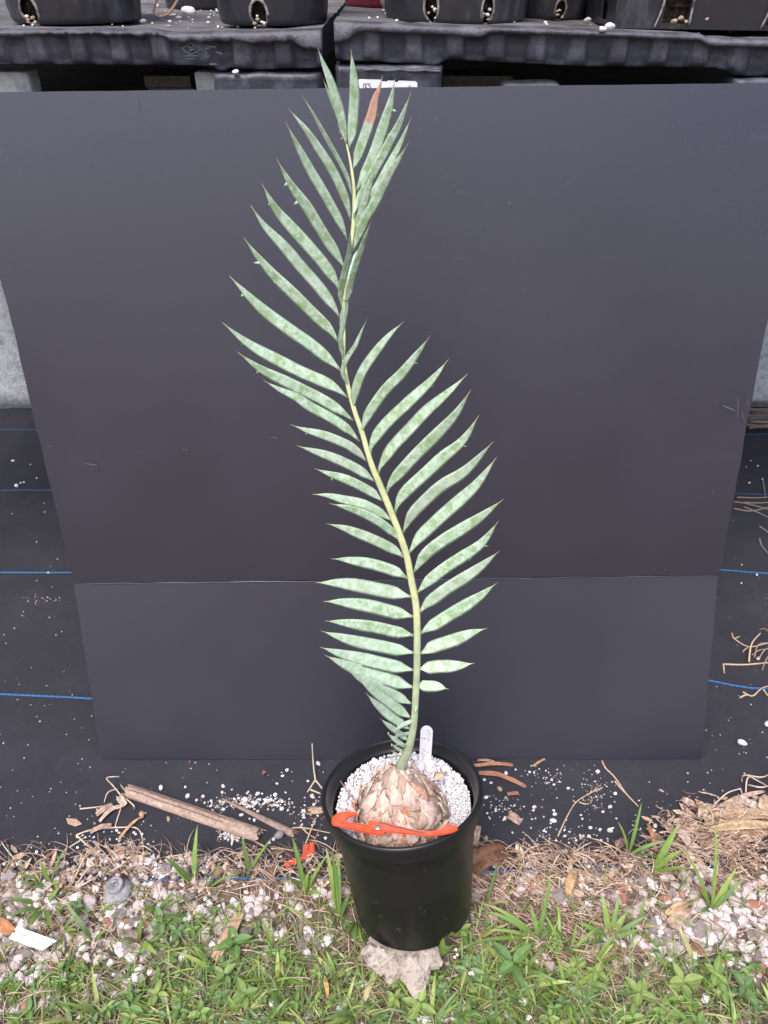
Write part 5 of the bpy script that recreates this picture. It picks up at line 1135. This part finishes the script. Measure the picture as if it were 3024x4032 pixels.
# tiny white flowers
root_p = atz(1795, 3755); mb = MB()
for (px, py) in ((1795, 3740), (1800, 3760), (1790, 3770), (1858, 3830), (1862, 3836), (1850, 3834)):
    p = atz(px, py, .02); b0 = np.array((p[0] + .004, p[1] + .006, .0)); tube(mb, [b0 - root_p, (b0 + p) / 2 - root_p + (.002, 0, .004), p - root_p], .0004, 4, (.3, .36, .15))
    for q in range(5): oval(mb, p - root_p, q * 1.256, .0024, .0014, .4, (.8, .8, .76), 3)
o = mb.build('flowering_weed', M['grass']); o.location = root_p; tag(o, 'thin weed with tiny white flowers right of the big rock', 'weed')

# ------------------------------------------------------------------ debris: cane, splinters, shard, tags, leaves, twigs
def cane(p0, p1, r, label, arcspan, cat='cane', node=None, name='bamboo_cane', col=(.42, .31, .25), taper=1.0):
    a = atz(*p0, .004); b_ = atz(*p1, .004); L = np.linalg.norm(b_ - a); d = unit(b_ - a); s = unit(np.cross(d, (0, 0, 1))); up_ = np.cross(s, d)
    root = empty(name, tuple(a), label, cat); mb = MB(); n, k = 40, 12; vs = []; fs = []; cs = []
    for side, rr in ((0, r), (1, r * .72)):
        for i in range(n + 1):
            t_ = i / n; e = L * t_
            for j in range(k + 1):
                q = math.pi * (.5 - arcspan) + math.pi * 2 * arcspan * j / k
                R = rr * (1 - (1 - taper) * (1 - t_)) * (1 + .05 * nz(t_ * 3, j, .7, 3) + (.10 * math.exp(-((t_ - node) / .012) ** 2) if node else 0))
                rag = .010 * nz(j, side, .9, 4) if i in (0, n) else 0
                vs.append(d * (e + rag) + s * math.cos(q) * R + up_ * (math.sin(q) * R * .8 - r * .1)); c = np.array(col) * (.8 + .5 * abs(nz(j, 1, .8, 2)) + .25 * nz(t_ * 9, j * 2, 1, 6)); c = c * (.62 if j in (0, k) else 1); cs.append(c)
    K = (n + 1) * (k + 1)
    for i in range(n):
        for j in range(k): o_ = i * (k + 1) + j; fs += [(o_, o_ + k + 1, o_ + k + 2, o_ + 1), (K + o_, K + o_ + 1, K + o_ + k + 2, K + o_ + k + 1)]
    for i in range(n):
        for j in (0, k): o_ = i * (k + 1) + j; fs.append((o_, o_ + k + 1, K + o_ + k + 1, K + o_))
    for j in range(k):
        for i in (0, n): o_ = i * (k + 1) + j; fs.append((o_, o_ + 1, K + o_ + 1, K + o_))
    mb.add(vs, fs, cs); mb.build('cane_wall', M['wood'], root); return root, d, s, up_, L
cr, d_, s_, u_, L_ = cane((503, 3112), (1022, 3289), .0105, 'split weathered bamboo cane lying on the fabric left of the pot', .5, node=.78)
mb = MB()
for q in (-.004, .003): 
    P_ = [d_ * L_ * t_ + s_ * (q + .0012 * nz(t_ * 5, q, 1, 3)) + u_ * (.0078) for t_ in np.linspace(.03, .74, 24)]; ribbon(mb, P_, .0006, u_, .0006, (.10, .07, .055))
mb.build('crack', M['wood'], cr, smooth=False)
cane((878, 3146), (1160, 3285), .0062, 'thin grey-brown cane splinter beside the longer bamboo cane', .45, name='cane_splinter', col=(.33, .24, .20), taper=.25)
cane((1218, 3192), (1268, 3190), .0058, 'short broken cane stub touching the left side of the pot rim', .5, name='cane_stub', col=(.46, .33, .24))
def flat_leaf(pts, wpx, label, cat='leaf', col=(.4, .28, .2), name='dead_leaf', curl=.3, z0=.004, arch=.004, group=None, blunt=False, mt='deadleaf'):
    C0 = atz(*pts[len(pts) // 2], z0); P3 = resample([atz(x, y, z0) for x, y in pts], 14); Wd = wpx / FPX * depth(C0); mb = MB(); vs = []; fs = []; cs = []
    sd_ = random.random() * 50
    for i in range(14):
        t_ = i / 13; td = unit(P3[min(13, i + 1)] - P3[max(0, i - 1)]); s = unit(np.cross(td, (0, 0, 1))); wv = Wd / 2 * ((.8 + .2 * math.sin(math.pi * t_)) if blunt else math.sin(math.pi * min(.97, .06 + t_ * .9)) ** .6)
        for j in range(5):
            u = j / 2 - 1; z = ground_h(P3[i][0], P3[i][1]) + z0 - .002 + arch * math.sin(math.pi * t_) + curl * Wd * .5 * u * u + .0016 * nz(t_ * 4, u * 2, 1, sd_) 
            vs.append(np.array((P3[i][0], P3[i][1], z)) + s * u * wv * (1 + .12 * nz(t_ * 7, u, 1, sd_ + 3)) - C0); cs.append(np.array(col) * (1 + .3 * nz(t_ * 5, u * 3, 1, sd_)) * (.82 if j == 2 else 1))
    for i in range(13):
        for j in range(4): fs.append((i * 5 + j, i * 5 + j + 1, i * 5 + 6 + j, i * 5 + 5 + j))
    mb.add(vs, fs, cs); o = mb.build(name, M[mt]); o.location = C0; md = o.modifiers.new('thick', 'SOLIDIFY'); md.thickness = .0008; return tag(o, label, cat, group)
flat_leaf([(1842, 3440), (1900, 3400), (1960, 3372), (1998, 3345)], 78, 'dark brown curled husk leaning against the right side of the pot', col=(.20, .105, .065), curl=.35, arch=.014, blunt=True)
flat_leaf([(945, 3578), (915, 3650), (870, 3720), (838, 3765)], 46, 'flat tan leaf strip lying in the grass left of the rock', col=(.47, .31, .21), z0=.012, blunt=True, curl=.15)
flat_leaf([(-40, 3610), (10, 3640), (54, 3664)], 46, 'orange brown fallen leaf at the left edge touching the date tag', col=(.50, .23, .10), z0=.01, curl=.3)
flat_leaf([(1272, 3825), (1284, 3870), (1290, 3912)], 16, 'narrow yellow dead leaf standing in the grass before the rock', col=(.55, .36, .12), z0=.012)
flat_leaf([(2270, 3410), (2245, 3470), (2240, 3520)], 34, 'curled orange tan dead leaf among the straw right of the pot', col=(.52, .34, .18), z0=.01, curl=.4)
flat_leaf([(2625, 3588), (2660, 3570), (2720, 3545)], 30, 'pointed tan dead leaf lying in the stony patch', col=(.52, .34, .20), z0=.012)
flat_leaf([(2640, 3630), (2680, 3600), (2715, 3560)], 44, 'rough tan bark piece lying in the stony patch', col=(.42, .30, .22), z0=.01, blunt=True)
for pts, wp, cl, lb in (([(1850, 3016), (1930, 3010), (2020, 3012)], 15, (.42, .20, .12), 'upper reddish bark strip on the fabric behind the pot'), ([(1862, 3040), (1950, 3050), (2020, 3075), (2072, 3097)], 20, (.40, .19, .12), 'longer reddish bark strip running right from the pot rim'), ([(1880, 2992), (1945, 2998)], 12, (.36, .24, .2), 'small grey-brown bark chip below the board edge'), ([(2100, 3018), (2148, 2990)], 9, (.46, .26, .16), 'thin orange bark sliver leaning on the board edge'),
                        ([(1998, 3128), (2044, 3124)], 16, (.36, .19, .13), 'small torn brown leaf on the fabric right of the pot'), ([(2000, 3210), (2050, 3240)], 36, (.42, .29, .23), 'pale brown leaf scrap in the straw right of the pot'), ([(1870, 3330), (1885, 3250)], 24, (.50, .36, .27), 'pale dry stem piece standing right of the pot')):
    flat_leaf(pts, wp, lb, 'bark', cl, 'bark_strip', .2, .004, .003, None, True)
flat_leaf([(1033, 3049), (1050, 3041)], 14, 'small brown leaf scrap on bare fabric below the board', col=(.36, .2, .14))
# heap of dead leaves at the right edge
HEAPL = ['uppermost long pinkish stem of the dead leaf heap at the right edge', 'second long pinkish stem just under the uppermost one in the dead leaf heap', 'broad tan blade across the middle of the dead leaf heap', 'orange tan blade below the broad one in the dead leaf heap', 'lowest long brown blade of the dead leaf heap at the right edge',
 'pale whitish strip lying slantwise on top of the dead leaf heap', 'short upright tan leaf at the left end of the dead leaf heap', 'curled tan leaf against the right picture edge above the heap', 'brown pointed leaf sliding off the bottom of the dead leaf heap', 'pale curled leaf in the straw left of the dead leaf heap', 'small brown leaf near the tall grass tuft left of the heap', 'small tan flake on the fabric above the left end of the heap', 'narrow reddish leaf standing at the left end of the heap', 'narrow rust brown leaf beside the grass tuft on the fabric edge']
k = 0
for pts, wp, cl in (([(2800, 3200), (2900, 3150), (3010, 3115)], 22, (.55, .39, .30)), ([(2790, 3215), (2900, 3180), (2990, 3150)], 20, (.52, .37, .29)), ([(2780, 3235), (2900, 3215), (3060, 3215)], 44, (.44, .31, .20)), ([(2800, 3262), (2920, 3255), (3060, 3250)], 42, (.50, .35, .21)), ([(2820, 3290), (2940, 3290), (3070, 3270)], 30, (.43, .28, .18)),
                    ([(2905, 3140), (2955, 3180), (3010, 3205)], 34, (.66, .55, .50)), ([(2757, 3165), (2765, 3200), (2755, 3225)], 36, (.52, .38, .27)), ([(2990, 3135), (3005, 3160), (3000, 3190)], 40, (.48, .34, .24)), ([(2830, 3300), (2880, 3330), (2915, 3345)], 34, (.50, .34, .26)), ([(2660, 3270), (2690, 3300), (2710, 3330)], 40, (.50, .37, .31)), ([(2610, 3240), (2640, 3270)], 32, (.44, .31, .25)), ([(2680, 3145), (2700, 3160), (2718, 3172)], 26, (.5, .36, .3)), ([(2745, 3150), (2752, 3190)], 18, (.45, .26, .16)), ([(2550, 3240), (2565, 3290), (2580, 3340)], 14, (.40, .20, .10))):
    flat_leaf(pts, wp, HEAPL[k], col=cl, z0=.006 + .004 * (k % 4), curl=random.uniform(.1, .7), arch=.006, blunt=k % 3 != 0); k += 1
# dry clump at left
for pts, wp, cl, lb in (([(378, 3207), (410, 3188), (445, 3165)], 26, (.40, .27, .21), 'brown wood chip in the dry clump left of the bamboo cane'), ([(468, 3130), (480, 3155), (492, 3170)], 26, (.55, .43, .34), 'pale papery husk at the top of the dry clump'), ([(355, 3275), (400, 3258), (440, 3247)], 20, (.45, .31, .25), 'flat brown stem piece at the foot of the dry clump'), ([(390, 3232), (440, 3190), (490, 3170)], 16, (.52, .40, .33), 'pale flattened stem crossing the dry clump'), ([(465, 3305), (530, 3235), (565, 3212)], 10, (.48, .30, .17), 'thin orange brown stem with a bulbous end right of the dry clump'), ([(448, 3355), (490, 3340)], 12, (.46, .28, .17), 'small reddish wood splinter among white pebbles')):
    flat_leaf(pts, wp, lb, 'debris', cl, 'dry_debris', .3, .006, .003, None, True)
flat_leaf([(555, 3218), (562, 3208), (570, 3205)], 22, 'dry seed pod lying right of the dry clump', col=(.44, .27, .18), curl=.6)
def twig(pts, r, label, cat='twig', col=(.50, .38, .26), group=None, name='twig'):
    """pts: list of polylines of (x, y, height)"""
    C0 = atz(*pts[0][0][:2], 0); mb = MB()
    for pl in pts:
        P3 = [atz(x, y, (h[0] if h else 0) + ground_h(*atz(x, y)[:2]) + r) - C0 for x, y, *h in pl]; tube(mb, resample(P3, max(6, 5 * len(pl))), np.linspace(r, r * .6, max(6, 5 * len(pl))), 5, col)
    o = mb.build(name, M['straw']); o.location = C0; return tag(o, label, cat, group)
twig([[(1242, 3071), (1236, 3030, .012), (1232, 2985, .03), (1229, 2928, .055)], [(1242, 3071), (1210, 3119)], [(1242, 3071), (1268, 3104)], [(1222, 3109), (1262, 3125)]], .0016, 'forked pale twig leaning against the board left of the pot', col=(.55, .46, .36))
twig([[(2370, 2995), (2385, 3025), (2420, 3060), (2470, 3130), (2514, 3175)], [(2420, 3075), (2450, 3110), (2490, 3150)]], .0013, 'thin bent tan stem lying on the fabric below the right side of the board')
twig([[(2197, 3292), (2230, 3220), (2267, 3160), (2320, 3125), (2374, 3100)], [(2280, 3158), (2300, 3165), (2320, 3165)], [(2267, 3160), (2255, 3150)], [(2340, 3112), (2345, 3102)], [(2352, 3106), (2360, 3112)], [(2325, 3120), (2332, 3110)]], .0011, 'dry grass seed head lying diagonally right of the pot')
twig([[(2848, 2615), (2930, 2617), (3024, 2609), (3090, 2600)], [(2848, 2615), (2850, 2640), (2852, 2650)], [(2949, 2607), (2952, 2570, .01), (2962, 2530, .02), (2994, 2493, .02)]], .0019, 'pale straight dry stem with a bent end right of the board')
twig([[(2882, 2493), (2892, 2515), (2949, 2546), (3024, 2533)], [(2892, 2515), (2912, 2506)], [(2949, 2546), (2930, 2560), (2925, 2568)]], .0014, 'crooked dry twig with a knobbly end right of the board')
twig([[(2913, 2747), (2940, 2735), (2965, 2740), (3000, 2710), (3050, 2695)], [(2925, 2725), (2945, 2735)], [(3006, 2715), (3024, 2740)]], .0017, 'short curled dry twig lying over the blue thread right of the board')
twig([[(2990, 2480, .02), (3010, 2475, .03), (3030, 2490, .03), (3060, 2520)], [(2970, 2590), (2985, 2540, .02), (3024, 2530, .02)], [(2990, 2590, .01), (3010, 2560, .02), (3040, 2545, .02)], [(2960, 2580), (2990, 2560, .01), (3024, 2555)], [(3000, 2640), (3015, 2600, .02), (3030, 2580, .02)]], .0013, 'tangle of brown dry stems at the right picture edge', col=(.36, .24, .18))
for i, pl in enumerate(([(2902, 1958), (2980, 1960), (3060, 1955)], [(2930, 1978), (3000, 1980), (3070, 1972)], [(2890, 2002), (2960, 2012), (3050, 1990)], [(2930, 1996), (2990, 2020), (3040, 2045)], [(2892, 1975), (2950, 1985), (3040, 2010)], [(2990, 2072), (3010, 2085), (3040, 2110)], [(2990, 2120), (3000, 2150), (3030, 2185)], [(3003, 1890), (3010, 1930), (3014, 1960)])):
    twig([pl], .0017, 'thin dry stem lying on the shaded fabric behind the right board edge', col=(.30, .24, .20), group='dry stems behind the right board edge')
for i in range(12):
    y = 1590 + i * 8 + (i % 3) * 3; twig([[(2930 + (i * 13) % 25, y, .01 + .006 * (i % 4)), (3000, y + random.uniform(-6, 6), .02), (3120, y + random.uniform(-8, 8), .01)]], .005, 'brown stick in the pile below the right concrete blocks', 'stick', random.choice([(.16, .12, .10), (.24, .18, .14), (.12, .10, .09)]), 'sticks piled below the right concrete blocks', 'stick')
twig([[(2935, 3130), (2945, 3060, .02), (2985, 3075, .02), (3030, 3100)], [(2920, 3080), (2930, 3052, .02), (3000, 3060, .03), (3040, 3040)], [(2790, 3190), (2860, 3125, .01), (2915, 3105, .02)], [(2915, 3105, .01), (2925, 3135)], [(2945, 3090, .01), (3000, 3100, .02), (3050, 3085)]], .0013, 'looping dry stems on top of the dead leaf heap at right', col=(.58, .46, .36))
twig([[(475, 3130), (440, 3088, .012), (422, 3070, .02), (425, 3060, .02), (470, 3058, .015)], [(465, 3105), (425, 3120, .01), (410, 3160)], [(315, 3185), (380, 3178), (415, 3172)], [(490, 3110), (475, 3090, .01)], [(480, 3170), (455, 3250), (465, 3260)], [(300, 3288), (360, 3268), (470, 3258), (550, 3270), (568, 3390)], [(300, 3288), (360, 3340), (450, 3392)], [(275, 3335), (330, 3300)], [(490, 3140), (525, 3170, .01), (530, 3188)]], .0012, 'wispy dry grass clump on the fabric left of the bamboo cane', 'dry grass', (.62, .50, .38), None, 'dry_grass')
twig([[(280, 3490), (320, 3400, .02), (350, 3345, .03)], [(290, 3500), (345, 3420, .02), (380, 3400, .02)], [(270, 3500), (290, 3440, .03), (275, 3420, .04)], [(300, 3500), (350, 3470, .01), (400, 3440)]], .0013, 'sheaf of dry tan grass stems on the fabric edge at left', 'dry grass', (.58, .44, .32), None, 'dry_grass')
twig([[(1000, 3310), (1060, 3350), (1100, 3420), (1120, 3450)], [(1080, 3345), (1070, 3340), (1180, 3350)], [(1200, 3330), (1240, 3230, .01), (1248, 3220)], [(1150, 3260), (1200, 3260), (1300, 3280)], [(1180, 3250), (1210, 3280), (1240, 3300)], [(960, 3300), (1000, 3290)]], .0011, 'loose dry stems around the lower end of the cane splinter', 'dry grass', (.5, .38, .27), None, 'dry_grass')
# red plastic shard
def slab(name, pts, th, z0, label, cat, mt, z=(0, 0, 1), tilt=0.0):
    C0 = atz(*zoompt(z, pts[0]), z0); n_ = len(pts); tp = [atz(*zoompt(z, p), z0 + tilt * i) - C0 for i, p in enumerate(pts)]; gz = [np.array((0, 0, 0)) for p in tp]
    ar = sum(tp[i][0] * tp[(i + 1) % n_][1] - tp[(i + 1) % n_][0] * tp[i][1] for i in range(n_))
    if ar < 0: tp = tp[::-1]
    bt = [p - np.array((0, 0, th)) for p in tp]; mb = MB(); mb.add(tp + bt, [tuple(range(n_)), tuple(range(n_, 2 * n_))[::-1]] + [((i + 1) % n_, i, n_ + i, n_ + (i + 1) % n_) for i in range(n_)])
    o = mb.build(name, M[mt], smooth=False); o.location = C0; return tag(o, label, cat), C0
slab('plastic_shard', [(1128, 1108), (1165, 1075), (1225, 1050), (1285, 1040), (1305, 1000), (1300, 945), (1395, 907), (1402, 990), (1350, 1045), (1265, 1085), (1160, 1127)], .002, .006, 'broken orange red plastic shard with a bent end left of the pot', 'plastic', 'shard', RG['b'])
# white date tag
ZTg = (0, 3560, .19289)
tg, C0 = slab('date_tag', [(345, 450), (1160, 745), (860, 945), (185, 700)], .0008, .014, 'white plastic tag with a handwritten date lying on gravel at far left', 'tag', 'white', ZTg)
mb = MB()
def tw(pts, m_=mb, wd=.0008): ribbon(m_, [atz(*zoompt(ZTg, p), .0143) - C0 for p in pts], wd, (0, 0, 1), .0001)
tw([(400, 535), (308, 612)], wd=.0008); tw([(385, 595), (432, 605)], wd=.0007)
m2 = MB()
tw([(470, 590), (425, 690)], m2); tw([(455, 640), (510, 640)], m2); tw([(525, 605), (480, 690)], m2); tw([(520, 660), (560, 668)], m2)
def glyph2(x, y): return [(x, y), (x + 30, y - 12), (x + 48, y + 8), (x + 10, y + 45), (x - 25, y + 62), (x + 30, y + 75)]
tw(glyph2(595, 645), m2); tw([(672 + 24 * math.cos(q) + 10 * math.sin(-q), 712 + 30 * math.sin(q)) for q in np.linspace(0, 6.28, 14)], m2); tw(glyph2(725, 690), m2); tw(glyph2(795, 720), m2)
mb.build('handwriting', M['pencil'], tg, smooth=False); m2.build('faded_handwriting', M['faint'], tg, smooth=False)
mh = MB(); p = atz(*zoompt(ZTg, (290, 558)), .0142) - C0; vs = [p + .0016 * np.array((math.cos(q), math.sin(q), 0)) for q in np.linspace(0, 6.28, 12, endpoint=False)] ; mh.add(vs + [v - np.array((0, 0, .0005)) for v in vs], [tuple(range(12))] + [(i, 12 + i, 12 + (i + 1) % 12, (i + 1) % 12) for i in range(12)]); mh.build('punch_hole', M['mark'], tg)
# grey round pin cap on a washer
pc_ = atz(452, 3484, .012); root = empty('pin_washer', (pc_[0], pc_[1], .003), 'grey round fabric-pin washer with a raised marked cap at left', 'washer')
ZW = (380, 3400, .1085); mb = lathe([(.001, .0), (.0175, -.001), (.018, .001), (.010, .004), (.001, .004)], 40, lambda a, z: 1 + .10 * nz(math.cos(a) * 2, math.sin(a) * 2, 1, 3)); mb.v = [(x + .003, y - .004, z) for x, y, z in mb.v]; mb.build('washer_plate', M['washer'], root)
mb = lathe([(.0108, .003), (.0108, .0105), (.0102, .0118), (.0088, .0122), (.0084, .0112), (.001, .0112)], 40); mb.build('cap', M['washer'], root)
mb = MB(); ribbon(mb, resample([np.array((x, y, .01135)) for x, y in ((-.0055, -.0005), (-.002, .0012), (.001, .002), (.003, .004), (.0015, .0060), (-.002, .0052))], 20), .0011, (0, 0, 1), .0003); ribbon(mb, resample([np.array((x, y, .01135)) for x, y in ((-.0035, -.0022), (.0, -.0008), (.0035, .0016), (.0055, -.0002), (.003, -.0028), (-.001, -.0036), (-.0035, -.0022))], 20), .0010, (0, 0, 1), .0003); mb.build('cap_mark', M['mark'], root, smooth=False)
# loose papery flake and twig in the pot
def inpot(pts, wd, col, label, name, cat):
    C0 = P2W(pts[0]); P3 = resample([P2W(p) - C0 for p in pts], 8); mb = MB(); vs = []; fs = []
    for i in range(8):
        td = unit(P3[min(7, i + 1)] - P3[max(0, i - 1)]); s = unit(np.cross(td, AX)); wv = wd / 2 * (1 - .8 * abs(2 * i / 7 - .8)); wv = max(wv, wd * .06)
        for u in (-1, 0, 1): vs.append(P3[i] + s * u * wv + AX * .002 * (u == 0))
    for i in range(7):
        for j in (0, 1): fs.append((i * 3 + j, i * 3 + j + 1, i * 3 + 4 + j, i * 3 + 3 + j))
    mb.add(vs, fs, col); o = mb.build(name, M['deadleaf']); o.location = C0; o.modifiers.new('thick', 'SOLIDIFY').thickness = .0006; return tag(o, label, cat)
inpot([(.040, .004, .006), (.046, .010, .008), (.056, .020, .002)], .014, (.60, .45, .30), 'loose yellowish papery flake on the gravel right of the bulb', 'papery_flake', 'flake')
C0 = P2W((-.075, .012, -.006)); mb = MB(); tube(mb, [P2W(p) - C0 for p in ((-.076, .022, -.003), (-.066, .006, -.006), (-.054, -.010, -.010))], .0009, 5, (.34, .22, .20)); o = mb.build('twig', M['straw']); o.location = C0; tag(o, 'thin reddish twig on the white gravel left of the bulb', 'twig')
